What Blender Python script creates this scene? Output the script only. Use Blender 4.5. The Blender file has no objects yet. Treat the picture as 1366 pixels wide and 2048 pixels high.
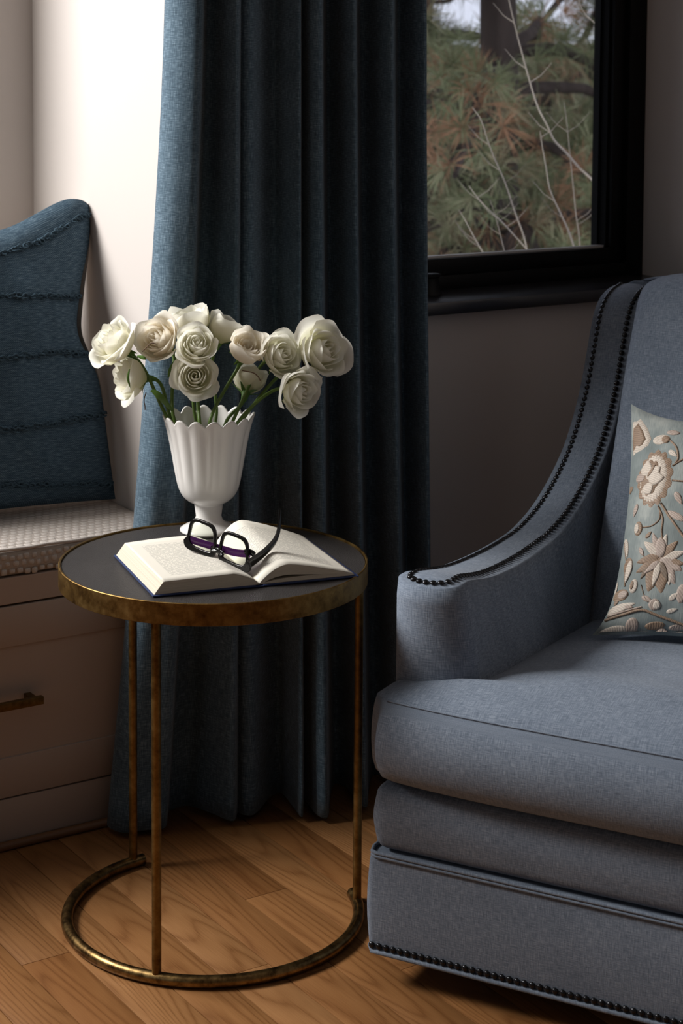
import bpy, bmesh, math, random
import numpy as np
from mathutils import Vector, Matrix
from mathutils import noise as mnoise
R = math.radians
rnd = random.Random(7)
SC = bpy.context.scene
COL = SC.collection

# ------------------------------------------------------------------ camera
FPX, PITCH, ROLL, CY, HC, TH = 3761.0, 0.0804, 0.0066, 413.3, 1.409, 0.5783
_ct, _st = math.cos(TH), math.sin(TH)
def _room(d): return Vector((d[0]*_ct + d[1]*_st, -d[0]*_st + d[1]*_ct, d[2]))
_fw = (0, math.cos(PITCH), -math.sin(PITCH)); _dn = Vector((0, -math.sin(PITCH), -math.cos(PITCH))); _rt = Vector((1, 0, 0))
_c, _s = math.cos(ROLL), math.sin(ROLL)
CAM_R = _room(_rt*_c - _dn*_s); CAM_D = _room(_rt*_s + _dn*_c); CAM_F = _room(_fw)
CPOS = Vector((0, 0, HC))
cam = bpy.data.cameras.new('camera'); co = bpy.data.objects.new('camera', cam); COL.objects.link(co)
co.matrix_world = Matrix(((CAM_R.x, -CAM_D.x, -CAM_F.x, 0), (CAM_R.y, -CAM_D.y, -CAM_F.y, 0), (CAM_R.z, -CAM_D.z, -CAM_F.z, HC), (0, 0, 0, 1)))
cam.sensor_width = 36; cam.lens = FPX/2048*36; cam.shift_y = -(1024-CY)/2048
cam.clip_start = .05; cam.clip_end = 300
cam.dof.use_dof = True; cam.dof.focus_distance = 3.05; cam.dof.aperture_fstop = 8
SC.camera = co
def ray(px, py): return CAM_F + CAM_R*((px-683)/FPX) + CAM_D*((py-CY)/FPX)
FWD = Vector((_st, _ct, 0))
def at(px, py, dist): d = ray(px, py); return CPOS + d*(dist/d.dot(FWD))      # a point at a horizontal distance from the lens
def atz(px, py, z): d = ray(px, py); return CPOS + d*((z-HC)/d.z)
def aty(px, py, y): d = ray(px, py); return CPOS + d*(y/d.y)

# ------------------------------------------------------------------ world, lights, exposure
SC.view_settings.view_transform = 'Standard'; SC.view_settings.look = 'None'
SC.view_settings.gamma = 1; SC.view_settings.use_curve_mapping = False
SC.view_settings.exposure = 0.0
W = bpy.data.worlds.new('overcast_sky'); SC.world = W; W.use_nodes = True
_bg = W.node_tree.nodes['Background']; _bg.inputs[0].default_value = (.60, .61, .76, 1); _bg.inputs[1].default_value = 1.65
def area(name, loc, target, sx, sy, power, col, spread=180):
    l = bpy.data.lights.new(name, 'AREA'); l.shape = 'RECTANGLE'; l.size = sx; l.size_y = sy; l.energy = power; l.color = col
    l.spread = R(spread)
    o = bpy.data.objects.new(name, l); COL.objects.link(o); o.location = loc
    o.rotation_euler = (Vector(target)-Vector(loc)).to_track_quat('-Z', 'Y').to_euler(); return o
# daylight through the window seat's window (left of the frame) and a weak added fill lamp by the left wall, no window there
area('seat_window_daylight', (-.30, 4.00, 2.30), (.95, 2.75, 1.15), 1.3, .95, 95, (1, .97, .925), 150)
area('room_fill', (-2.15, 1.3, 1.9), (2.1, 2.4, .7), 1.3, 1.2, 4.2, (.86, .93, 1))

# ------------------------------------------------------------------ materials
class NT:
    def __init__(s, name, rough=.6, metal=0, spec=.5):
        s.m = bpy.data.materials.new(name); s.m.use_nodes = True; s.t = s.m.node_tree; s.n = s.t.nodes
        s.b = s.n['Principled BSDF']; s.set(s.b, 'Roughness', rough); s.set(s.b, 'Metallic', metal); s.set(s.b, 'Specular IOR Level', spec)
    def set(s, nd, k, v): nd.inputs[k].default_value = v
    def new(s, ty, **kw):
        nd = s.n.new(ty)
        for k, v in kw.items(): setattr(nd, k, v)
        return nd
    def link(s, a, b): s.t.links.new(a, b)
    def coord(s, kind='Object', scale=(1, 1, 1), rot=(0, 0, 0)):
        tc = s.new('ShaderNodeTexCoord'); mp = s.new('ShaderNodeMapping'); mp.inputs['Scale'].default_value = scale; mp.inputs['Rotation'].default_value = rot
        s.link(tc.outputs[kind], mp.inputs[0]); return mp.outputs[0]
    def noise(s, vec, scale=1, detail=2, rough=.5, dist=0):
        nd = s.new('ShaderNodeTexNoise'); nd.inputs['Scale'].default_value = scale; nd.inputs['Detail'].default_value = detail
        nd.inputs['Roughness'].default_value = rough; nd.inputs['Distortion'].default_value = dist
        s.link(vec, nd.inputs['Vector']); return nd.outputs['Fac']
    def math(s, op, a, b=None, c=None):
        nd = s.new('ShaderNodeMath', operation=op)
        for i, v in enumerate((a, b, c)):
            if v is None: continue
            if isinstance(v, (int, float)): nd.inputs[i].default_value = v
            else: s.link(v, nd.inputs[i])
        return nd.outputs[0]
    def ramp(s, fac, stops):
        nd = s.new('ShaderNodeValToRGB'); cr = nd.color_ramp
        while len(cr.elements) < len(stops): cr.elements.new(.5)
        for e, (p, c) in zip(cr.elements, stops): e.position = p; e.color = (*c, 1)
        s.link(fac, nd.inputs[0]); return nd.outputs[0]
    def mix(s, fac, a, b, mode='MIX'):
        nd = s.new('ShaderNodeMix', data_type='RGBA', blend_type=mode)
        for i, v in ((0, fac), (6, a), (7, b)):
            if isinstance(v, (int, float)): nd.inputs[i].default_value = v
            elif isinstance(v, tuple): nd.inputs[i].default_value = (*v, 1)
            else: s.link(v, nd.inputs[i])
        return nd.outputs[2]
    def base(s, v):
        if isinstance(v, tuple): s.b.inputs['Base Color'].default_value = (*v, 1)
        else: s.link(v, s.b.inputs['Base Color'])
    def bump(s, h, strength=.3, dist=.001):
        nd = s.new('ShaderNodeBump'); nd.inputs['Strength'].default_value = strength; nd.inputs['Distance'].default_value = dist
        s.link(h, nd.inputs['Height']); s.link(nd.outputs[0], s.b.inputs['Normal'])
def plain(name, c, rough=.6, metal=0, spec=.5, var=.0, scale=6):
    t = NT(name, rough, metal, spec)
    if var:
        f = t.noise(t.coord(), scale, 3); t.base(t.mix(f, tuple(x*(1-var) for x in c), tuple(min(1, x*(1+var)) for x in c)))
    else: t.base(c)
    return t.m
def linen(name, dark, mid, light, fu=700, fv=60, spec=.25, slub=.5, bump=.35):
    t = NT(name, .85, 0, spec)
    a = t.noise(t.coord('UV', (fu, fv, 1)), 1, 2); b = t.noise(t.coord('UV', (fv, fu, 1)), 1, 2)
    s = t.math('ADD', t.math('MULTIPLY', a, .5), t.math('MULTIPLY', b, .5))
    lo = t.noise(t.coord('UV', (9, 14, 1)), 1, 3)
    s = t.math('ADD', s, t.math('MULTIPLY', t.math('SUBTRACT', lo, .5), .18))
    t.base(t.ramp(s, [(.34, dark), (.5, mid), (.66, light)]))
    t.bump(s, bump, .0015)
    t.set(t.b, 'Sheen Weight', .12); t.set(t.b, 'Sheen Roughness', .5)
    return t.m

def wall_mat(name, c):
    t = NT(name, .75, 0, .3); n = t.noise(t.coord('Object'), 260, 3); l = t.noise(t.coord('Object'), 2.5, 2)
    t.base(t.mix(l, tuple(x*.96 for x in c), c)); t.bump(n, .10, .0006); return t.m
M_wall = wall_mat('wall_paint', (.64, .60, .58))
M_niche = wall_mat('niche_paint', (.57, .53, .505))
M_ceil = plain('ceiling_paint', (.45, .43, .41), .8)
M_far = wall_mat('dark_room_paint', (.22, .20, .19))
M_cab = plain('cabinet_lacquer', (.42, .345, .30), .45, 0, .4, .03, 3)
M_black = plain('black_window_metal', (.004, .004, .0045), .42, 0, .22)
M_sill = plain('black_sill', (.016, .016, .020), .30, 0, 1.0, .3, 30)
M_glassgap = plain('pale_spacer', (.75, .75, .74), .4, .3)

t = NT('oak', .42, 0, .4)
geo = t.new('ShaderNodeNewGeometry'); oi = t.new('ShaderNodeObjectInfo')
vm = t.new('ShaderNodeVectorMath', operation='MULTIPLY_ADD'); cx = t.new('ShaderNodeCombineXYZ')
t.link(t.math('MULTIPLY', oi.outputs['Random'], 37), cx.inputs[0]); t.link(t.math('MULTIPLY', oi.outputs['Random'], 91), cx.inputs[1])
t.link(geo.outputs['Position'], vm.inputs[0]); vm.inputs[1].default_value = (1, 1, 1); t.link(cx.outputs[0], vm.inputs[2])
def smap(vec, sc):
    mp = t.new('ShaderNodeMapping'); mp.inputs['Scale'].default_value = sc; t.link(vec, mp.inputs[0]); return mp.outputs[0]
big = t.noise(smap(vm.outputs[0], (6, .45, 1)), 1, 1.5, .5, .1)
rings = t.math('PINGPONG', t.math('MULTIPLY', big, 85), 1)
rings = t.math('POWER', rings, 2.2)
pore = t.noise(smap(vm.outputs[0], (620, 16, 1)), 1, 3, .6)
tone = t.ramp(oi.outputs['Random'], [(0, (.235, .103, .034)), (.35, (.30, .145, .054)), (.7, (.34, .17, .068)), (1, (.26, .118, .041))])
grain = t.math('ADD', t.math('MULTIPLY', rings, .38), t.math('MULTIPLY', pore, .85))
gcol = t.ramp(grain, [(.25, (1.12, 1.12, 1.12)), (.60, (.90, .85, .80)), (.95, (.58, .48, .38))])
t.base(t.mix(1.0, tone, gcol, 'MULTIPLY')); t.bump(grain, .12, .0006)
M_oak = t.m
M_joint = plain('floor_joint', (.55, .40, .26), .6)
t = NT('dark_shoe_wood', .5); f = t.noise(t.coord('Object', (4, 60, 60)), 1, 3); t.base(t.mix(f, (.10, .045, .02), (.20, .095, .04))); M_shoe = t.m

M_curtain = linen('curtain_linen', (.034, .062, .090), (.068, .116, .160), (.17, .245, .31), 620, 55)
M_chair = linen('chair_linen', (.105, .135, .185), (.165, .205, .268), (.255, .300, .370), 760, 70, .25)
M_chair_l = linen('chair_linen_wing', (.105, .135, .185), (.165, .205, .268), (.255, .300, .370), 70, 760, .25)
M_nail = plain('gunmetal_nailhead', (.035, .036, .040), .25, .85, .5, .3, 400)
t = NT('brass', .36, 1.0); f = t.noise(t.coord('Object'), 55, 4, .65); g = t.noise(t.coord('Object'), 9, 3)
t.base(t.ramp(t.math('ADD', t.math('MULTIPLY', f, .6), t.math('MULTIPLY', g, .4)), [(.36, (.09, .050, .016)), (.5, (.19, .115, .036)), (.66, (.30, .20, .075))]))
t.link(t.math('ADD', .32, t.math('MULTIPLY', f, .3)), t.b.inputs['Roughness']); M_brass = t.m
t = NT('bronze', .3, 1.0); f = t.noise(t.coord('Object'), 60, 4, .65)
t.base(t.ramp(f, [(.35, (.10, .06, .025)), (.55, (.26, .165, .065)), (.7, (.36, .24, .10))])); t.bump(f, .1, .0006)
t.link(t.math('ADD', .24, t.math('MULTIPLY', f, .22)), t.b.inputs['Roughness']); M_bronze = t.m
t = NT('shagreen', .42, 0, .5); v = t.new('ShaderNodeTexVoronoi'); v.inputs['Scale'].default_value = 620; t.link(t.coord('Object'), v.inputs['Vector'])
f = t.noise(t.coord('Object'), 14, 3); t.base(t.mix(f, (.022, .020, .020), (.045, .041, .040))); t.bump(v.outputs['Distance'], .6, .0008); M_leather = t.m
M_ceramic = plain('white_glazed_ceramic', (.78, .765, .74), .16, 0, .5)

def petal_mat(name, tip, mid, base_):
    t = NT(name, .55, 0, .25); uv = t.new('ShaderNodeTexCoord'); sp = t.new('ShaderNodeSeparateXYZ'); t.link(uv.outputs['UV'], sp.inputs[0])
    n = t.noise(t.coord('UV', (60, 5, 1)), 1, 3)
    f = t.math('ADD', sp.outputs[1], t.math('MULTIPLY', t.math('SUBTRACT', n, .5), .16))
    col = t.ramp(f, [(.02, base_), (.4, mid), (.9, tip)]); t.base(col); t.bump(n, .15, .002)
    tr = t.new('ShaderNodeBsdfTranslucent'); t.link(col, tr.inputs[0]); mx = t.new('ShaderNodeMixShader'); mx.inputs[0].default_value = .42
    t.link(t.b.outputs[0], mx.inputs[1]); t.link(tr.outputs[0], mx.inputs[2]); t.link(mx.outputs[0], t.n['Material Output'].inputs[0]); return t.m
M_petal = petal_mat('white_petal', (.95, .94, .86), (.94, .92, .78), (.80, .80, .50))
M_cream = petal_mat('cream_petal', (.95, .91, .82), (.93, .86, .72), (.90, .74, .52))
def leafm(name, a, b):
    t = NT(name, .45, 0, .4); f = t.noise(t.coord('Object'), 60, 3); t.base(t.mix(f, a, b)); return t.m
M_stem = leafm('rose_stem', (.055, .115, .018), (.14, .22, .045))
M_sepal = leafm('rose_sepal', (.05, .12, .02), (.12, .24, .04))
M_dry = plain('dry_tendril', (.10, .05, .02), .6)

t = NT('book_page', .8, 0, .15); uv = t.new('ShaderNodeTexCoord'); sp = t.new('ShaderNodeSeparateXYZ'); t.link(uv.outputs['UV'], sp.inputs[0])
U, V = sp.outputs[0], sp.outputs[1]
def band(x, lo, hi): return t.math('MULTIPLY', t.math('GREATER_THAN', x, lo), t.math('LESS_THAN', x, hi))
block = t.math('MULTIPLY', band(U, .022, .132), band(V, .028, .205))
line = t.math('LESS_THAN', t.math('FRACT', t.math('MULTIPLY', V, 1/.0046)), .42)
row = t.math('FLOOR', t.math('MULTIPLY', V, 1/.0046))
cmb = t.new('ShaderNodeCombineXYZ'); t.link(t.math('MULTIPLY', U, 330), cmb.inputs[0]); t.link(t.math('MULTIPLY', row, 7.31), cmb.inputs[1])
word = t.math('GREATER_THAN', t.noise(cmb.outputs[0], 1, 1), .42)
ink = t.math('MULTIPLY', t.math('MULTIPLY', block, line), word)
t.base(t.mix(t.math('MULTIPLY', ink, .42), (.74, .71, .63), (.08, .08, .08))); M_page = t.m
t = NT('page_edges', .85, 0, .1); f = t.noise(t.coord('Object', (3, 3, 1900)), 1, 2); t.base(t.mix(f, (.40, .34, .26), (.80, .74, .62))); M_pedge = t.m
M_bcover = plain('navy_cloth_cover', (.018, .035, .11), .6, 0, .4, .2, 300)
M_acet = plain('black_acetate', (.006, .006, .006), .12, 0, .6)
M_violet = plain('painted_lens_reflection', (.30, .07, .46), .2, 0, .6, .4, 30)  # violet sheen of the lens coating, put into the folded temple's base colour
M_hinge = plain('hinge_metal', (.25, .25, .25), .3, 1)
t = NT('coated_lens', .02); t.n.remove(t.b); tb = t.new('ShaderNodeBsdfTransparent'); tb.inputs[0].default_value = (.93, .97, .88, 1)
gb = t.new('ShaderNodeBsdfGlossy'); gb.inputs['Roughness'].default_value = .02; gb.inputs[0].default_value = (.75, .55, 1, 1)
fr = t.new('ShaderNodeFresnel'); fr.inputs[0].default_value = 1.35; mx = t.new('ShaderNodeMixShader'); t.link(fr.outputs[0], mx.inputs[0])
t.link(tb.outputs[0], mx.inputs[1]); t.link(gb.outputs[0], mx.inputs[2]); t.link(mx.outputs[0], t.n['Material Output'].inputs[0]); M_lens = t.m
t = NT('window_glass', .02); t.n.remove(t.b); tb = t.new('ShaderNodeBsdfTransparent'); tb.inputs[0].default_value = (.90, .92, .90, 1)
gb = t.new('ShaderNodeBsdfGlossy'); gb.inputs['Roughness'].default_value = .01; fr = t.new('ShaderNodeFresnel'); fr.inputs[0].default_value = 1.45
mx = t.new('ShaderNodeMixShader'); t.link(fr.outputs[0], mx.inputs[0])
t.link(tb.outputs[0], mx.inputs[1]); t.link(gb.outputs[0], mx.inputs[2]); t.link(mx.outputs[0], t.n['Material Output'].inputs[0]); M_glass = t.m

t = NT('blue_slub_cloth', .9, 0, .15); a = t.noise(t.coord('UV', (60, 420, 1)), 1, 3); b = t.noise(t.coord('UV', (500, 500, 1)), 1, 2)
w = t.new('ShaderNodeTexWave'); w.wave_type = 'BANDS'; w.bands_direction = 'DIAGONAL'; w.inputs['Scale'].default_value = 150; w.inputs['Distortion'].default_value = 2; t.link(t.coord('UV'), w.inputs['Vector'])
h = t.math('ADD', t.math('ADD', t.math('MULTIPLY', a, .6), t.math('MULTIPLY', b, .25)), t.math('MULTIPLY', w.outputs['Fac'], .15))
t.base(t.ramp(h, [(.38, (.026, .048, .072)), (.52, (.048, .082, .115)), (.68, (.12, .170, .21))])); t.bump(h, .5, .002); M_bluepil = t.m
M_tuft = plain('blue_tuft_yarn', (.050, .082, .110), .95, 0, .1, .3, 200)
M_backcloth = linen('cream_back_cloth', (.50, .42, .36), (.62, .54, .48), (.72, .65, .58), 600, 60)
t = NT('boucle', .95, 0, .15); n = t.noise(t.coord('Object'), 700, 3); t.base(t.mix(n, (.40, .36, .33), (.60, .56, .53))); t.bump(n, .4, .001); M_boucle = t.m
t = NT('boucle_ground', .95, 0, .1); n = t.noise(t.coord('Object'), 900, 3); t.base(t.mix(n, (.34, .30, .27), (.48, .43, .39))); t.bump(n, .4, .001); M_bouclebase = t.m

M_silk = linen('pale_aqua_linen', (.20, .235, .235), (.28, .325, .325), (.42, .465, .46), 500, 120, .35)
t = NT('pale_aqua_mottled', .7, 0, .35); n = t.noise(t.coord('UV', (14, 9, 1)), 1, 4, .6); a = t.noise(t.coord('UV', (700, 60, 1)), 1, 2)
f = t.math('ADD', t.math('MULTIPLY', n, .8), t.math('MULTIPLY', a, .2)); t.base(t.ramp(f, [(.35, (.17, .205, .205)), (.5, (.24, .28, .28)), (.66, (.42, .45, .43))])); t.bump(a, .3, .001); M_silk = t.m
def thread(name, c): 
    t = NT(name, .55, 0, .4); n0 = t.noise(t.coord('Object', (900, 900, 120)), 1, 2); wv = t.new('ShaderNodeTexWave'); wv.wave_type = 'BANDS'; wv.bands_direction = 'DIAGONAL'; wv.inputs['Scale'].default_value = 150; wv.inputs['Distortion'].default_value = 3; wv.inputs['Detail'].default_value = 1; t.link(t.coord('Object'), wv.inputs['Vector']); n = t.math('ADD', t.math('MULTIPLY', n0, .4), t.math('MULTIPLY', wv.outputs['Fac'], .6)); t.base(t.mix(n, tuple(x*.7 for x in c), tuple(min(1, x*1.2) for x in c))); t.bump(n, .5, .001); return t.m
M_thw = thread('ivory_thread', (.66, .58, .50)); M_thb = thread('tan_thread', (.31, .215, .15)); M_thp = thread('blush_thread', (.46, .37, .32)); M_thd = thread('taupe_thread', (.20, .15, .11))
M_darkbase = plain('dark_swivel_base', (.012, .011, .010), .5)
t = NT('pine_needles', .7, 0, .2); oi = t.new('ShaderNodeTexCoord'); n = t.noise(t.coord('Object', (1.3, 1.3, 1.3)), 1, 2); n2 = t.noise(t.coord('Object', (9, 9, 9)), 1, 2)
f = t.math('ADD', t.math('MULTIPLY', n, .6), t.math('MULTIPLY', n2, .4))
t.base(t.ramp(f, [(.36, (.11, .13, .06)), (.5, (.24, .27, .135)), (.57, (.36, .34, .20)), (.66, (.42, .28, .17))])); M_needle = t.m
M_needle2 = plain('rust_needles', (.36, .20, .11), .8, 0, .2, .4, 5)
t = NT('pine_bark', .9, 0, .1); n = t.noise(t.coord('Object', (14, 14, 3)), 1, 4); t.base(t.mix(n, (.022, .017, .015), (.10, .075, .065))); t.bump(n, .8, .03); M_bark = t.m
M_twig = plain('pale_twig', (.40, .34, .28), .7, 0, .3, .3, 30)
t = NT('hillside', 1.0, 0, 0); n = t.noise(t.coord('Object', (.9, .9, .9)), 1, 6, .7); t.base(t.ramp(n, [(.35, (.07, .085, .05)), (.5, (.13, .145, .09)), (.62, (.24, .21, .15)), (.72, (.30, .30, .33))])); M_hill = t.m

# ------------------------------------------------------------------ builders
def link(o, parent=None):
    COL.objects.link(o)
    if parent is not None: o.parent = parent
    return o
def mesh(name, verts, faces, mat, parent=None, smooth=True, uvs=None, kind=None, autosharp=None):
    me = bpy.data.meshes.new(name); me.from_pydata([tuple(v) for v in verts], [], faces); me.update()
    if uvs is not None:
        ul = me.uv_layers.new(name='UVMap'); li = np.empty(len(me.loops), dtype=np.int32); me.loops.foreach_get('vertex_index', li)
        ul.data.foreach_set('uv', np.asarray(uvs, dtype=np.float32)[li].ravel())
    me.materials.append(mat)
    if smooth: me.polygons.foreach_set('use_smooth', [True]*len(me.polygons))
    if autosharp: me.set_sharp_from_angle(angle=R(autosharp))
    o = bpy.data.objects.new(name, me); link(o, parent)
    if kind: o['kind'] = kind
    return o
def gridfaces(nu, nv, off=0, cu=False, cv=False):
    F = []
    for i in range(nu if cu else nu-1):
        for j in range(nv if cv else nv-1):
            a = off+i*nv+j; b = off+((i+1) % nu)*nv+j; c = off+((i+1) % nu)*nv+(j+1) % nv; d = off+i*nv+(j+1) % nv
            F.append((a, b, c, d))
    return F
class MB:
    def __init__(s): s.v = []; s.f = []; s.uv = []
    def add(s, v, f, uv=None):
        o = len(s.v); s.v += [tuple(x) for x in v]; s.f += [tuple(i+o for i in q) for q in f]
        s.uv += list(uv) if uv is not None else [(x[0]+x[1]*.3, x[2]) for x in v]
        return s
    def box(s, x0, x1, y0, y1, z0, z1, bv=.0):
        if bv <= 0:
            v = [(x, y, z) for x in (x0, x1) for y in (y0, y1) for z in (z0, z1)]
            return s.add(v, [(0, 1, 3, 2), (4, 6, 7, 5), (0, 4, 5, 1), (2, 3, 7, 6), (0, 2, 6, 4), (1, 5, 7, 3)])
        bm = bmesh.new(); bmesh.ops.create_cube(bm, size=1)
        for v in bm.verts: v.co = Vector(((x0+x1)/2+v.co.x*(x1-x0), (y0+y1)/2+v.co.y*(y1-y0), (z0+z1)/2+v.co.z*(z1-z0)))
        bmesh.ops.bevel(bm, geom=bm.edges[:], offset=bv, segments=2, affect='EDGES', profile=.5)
        bm.verts.ensure_lookup_table()
        s.add([v.co.copy() for v in bm.verts], [tuple(v.index for v in f.verts) for f in bm.faces]); bm.free(); return s
    def tube(s, pts, rad, seg=10, cap=True):
        pts = [Vector(p) for p in pts]; n = len(pts)
        if not hasattr(rad, '__len__'): rad = [rad]*n
        t0 = (pts[1]-pts[0]).normalized(); up = Vector((0, 0, 1)) if abs(t0.z) < .9 else Vector((1, 0, 0))
        nrm = t0.cross(up).normalized(); V = []
        for i in range(n):
            t = (pts[min(i+1, n-1)]-pts[max(i-1, 0)]).normalized(); nrm = (nrm-t*nrm.dot(t)).normalized(); bn = t.cross(nrm)
            for k in range(seg):
                an = 2*math.pi*k/seg; V.append(pts[i]+(nrm*math.cos(an)+bn*math.sin(an))*rad[i])
        F = gridfaces(n, seg, cv=True)
        if cap: F += [tuple(range(seg-1, -1, -1)), tuple((n-1)*seg+k for k in range(seg))]
        return s.add(V, [f[::-1] for f in F])
    def build(s, name, mat, parent=None, smooth=True, kind=None, autosharp=None):
        return mesh(name, s.v, s.f, mat, parent, smooth, s.uv, kind, autosharp)
def box(name, x0, x1, y0, y1, z0, z1, mat, parent=None, bv=.0, kind=None):
    return MB().box(x0, x1, y0, y1, z0, z1, bv).build(name, mat, parent, bv > 0, kind, 40 if bv > 0 else None)
def struct(o): o['kind'] = 'structure'; return o
def tag(o, label, cat, group=None):
    o['label'] = label; o['category'] = cat
    if group: o['group'] = group
    return o
def empty(name, loc, rz=0):
    o = bpy.data.objects.new(name, None); o.location = loc; o.rotation_euler = (0, 0, rz); COL.objects.link(o); return o
def lathe(prof, seg=64, z0=0):
    V = [(r*math.cos(2*math.pi*k/seg), r*math.sin(2*math.pi*k/seg), z+z0) for k in range(seg) for (r, z) in prof]
    return V, [f[::-1] for f in gridfaces(seg, len(prof), cu=True)]
def cr(P, n):      # Catmull-Rom through P, n samples per span
    P = [np.array(p, float) for p in P]; P = [2*P[0]-P[1]]+P+[2*P[-1]-P[-2]]; out = []
    for i in range(1, len(P)-2):
        for k in range(n):
            t = k/n; a, b, c, d = P[i-1:i+3]
            out.append(.5*((2*b)+(-a+c)*t+(2*a-5*b+4*c-d)*t*t+(-a+3*b-3*c+d)*t**3))
    out.append(P[-2]); return out
def solidify(o, th, off=0):
    m = o.modifiers.new('thickness', 'SOLIDIFY'); m.thickness = th; m.offset = off; return o

# ------------------------------------------------------------------ setting
YW, XN, YN, XR = 3.033, 1.597, 3.62, 2.875        # window wall / niche side wall / niche back wall / right wall
X0, Y0, ZC = -2.2, -1.6, 2.85
# floor: slab with single oak planks let in where they can be told apart
floor = struct(box('floor', X0, XR+.12, Y0, YN, -.06, -.0035, M_joint))
PW = .0815; prng = random.Random(11); cache = {}
def plank(i, y0, y1):
    L = round(y1-y0, 3); key = L
    if key not in cache:
        me = MB().box(0, PW-.0015, 0, L-.0008, -.0035, 0, .0006).build('plank', M_oak, floor, True, None, 30); cache[key] = me.data; o = me
    else: o = bpy.data.objects.new('plank', cache[key]); link(o, floor)
    o.location = (1.128+i*PW, y0, 0); return o
for i in range(-5, 22):
    x = 1.128+i*PW
    if x+PW > XR: break
    y = {-1: 2.10, 0: 2.62, 2: 2.80, 3: 2.42}.get(i, 1.2+prng.uniform(0, .9)); ys = [1.1]
    if y > 1.15: ys.append(y)
    while ys[-1] < 3.03-.3:
        ys.append(min(3.03, ys[-1]+prng.choice([.6, .8, 1.0, 1.2])))
    if ys[-1] < 3.03: ys[-1] = 3.03
    for a, b in zip(ys, ys[1:]): plank(i, a, b)
# outside the part the photograph shows, boards run on as one surface
rest = MB(); rest.box(X0, 1.128-5*PW-.001, Y0, YW, -.0034, 0); rest.box(1.128-5*PW, XR, Y0, 1.099, -.0034, 0)
rest.box(1.128-5*PW+27*PW, XR, 1.1, YW, -.0034, 0) if 1.128+22*PW < XR else None
rest.build('far_boards', M_oak, floor, False)
wr = 1.128+21*PW
struct(box('wall_right', XR, XR+.12, Y0, 3.30, 0, ZC, M_wall))
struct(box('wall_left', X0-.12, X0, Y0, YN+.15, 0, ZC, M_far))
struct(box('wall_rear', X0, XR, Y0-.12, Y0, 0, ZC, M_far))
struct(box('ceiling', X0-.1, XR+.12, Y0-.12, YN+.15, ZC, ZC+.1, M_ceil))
# niche side wall and window wall around the opening
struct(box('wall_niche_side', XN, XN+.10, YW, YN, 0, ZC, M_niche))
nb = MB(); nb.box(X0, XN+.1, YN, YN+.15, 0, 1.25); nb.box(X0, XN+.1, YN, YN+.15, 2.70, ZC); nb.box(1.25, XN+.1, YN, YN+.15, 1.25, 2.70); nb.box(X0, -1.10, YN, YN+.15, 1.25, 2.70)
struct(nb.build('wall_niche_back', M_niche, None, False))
wx0, wx1, wz0, wz1 = 1.80, XR, .895, 2.25
wm = MB(); wm.box(XN+.10, XR, YW, YW+.20, 0, wz0); wm.box(XN+.10, wx0, YW, YW+.20, wz0, ZC); wm.box(wx0, XR, YW, YW+.20, wz1, ZC)
struct(wm.build('wall_window', M_wall, None, False))
# seat window (outside the frame, lets the daylight in)
w2 = empty('window_2', (.075, YN, 0)); struct(w2)
for (a, b, c, d) in ((-1.175, 1.175, 1.25, 1.28), (-1.175, 1.175, 2.67, 2.70), (-1.175, -1.145, 1.28, 2.67), (1.145, 1.175, 1.28, 2.67)):
    box('window_frame', a, b, .03, .10, c, d, M_black, w2)
# window with black frame
w1 = empty('window_1', (0, 0, 0)); struct(w1)
FY = 3.160
sill = MB().box(wx0, XR, 2.995, FY+.05, .895, .9205, .002).build('window_sill', M_sill, w1, True, None, 40)
sill['label'] = 'black window sill board'
fr_ = MB(); fr_.box(2.825, XR, FY, FY+.07, .92, wz1, .002); fr_.box(wx0, 2.825, FY, FY+.07, .92, .950, .002); fr_.box(wx0, 2.825, FY, FY+.07, wz1-.03, wz1); fr_.box(wx0, wx0+.06, FY, FY+.07, .95, wz1-.03)
fr_.build('window_frame', M_black, w1, True, None, 40)
sa = MB(); sa.box(2.790, 2.825, FY+.012, FY+.07, .95, wz1-.03, .0015); sa.box(wx0+.06, 2.790, FY+.012, FY+.07, .95, .984, .0015); sa.box(wx0+.06, 2.790, FY+.012, FY+.07, wz1-.07, wz1-.03)
sa.box(wx0+.06, wx0+.10, FY+.012, FY+.07, .984, wz1-.07)
sa.build('sash', M_black, w1, True, None, 40)
gl = MB(); gl.box(2.785, 2.790, FY+.026, FY+.06, .984, wz1-.07); gl.box(2.781, 2.784, FY+.050, FY+.07, .984, wz1-.07); gl.build('glazing_bead', plain('grey_bead', (.005, .005, .005), .7, 0, .1), w1, False)
gs = MB(); gs.box(wx0+.10, 2.784, FY+.030, FY+.044, .984, .9885); gs.build('glass_spacer', M_glassgap, w1, False)
box('pane', wx0+.10, 2.787, FY+.045, FY+.049, .984, wz1-.07, M_glass, w1)
ck = MB(); cb_ = aty(861, 585, 3.10)
V, F = lathe([(0, .044), (.012, .044), (.016, .042), (.016, .038), (.012, .035), (.013, .012), (.017, .006), (.018, 0), (0, 0)], 28)
ck.add([(x*1.55+cb_.x, y*.9+3.10, z+.921) for x, y, z in V], F)
ck.build('window_crank', M_black, w1, True, None, 40)

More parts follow.
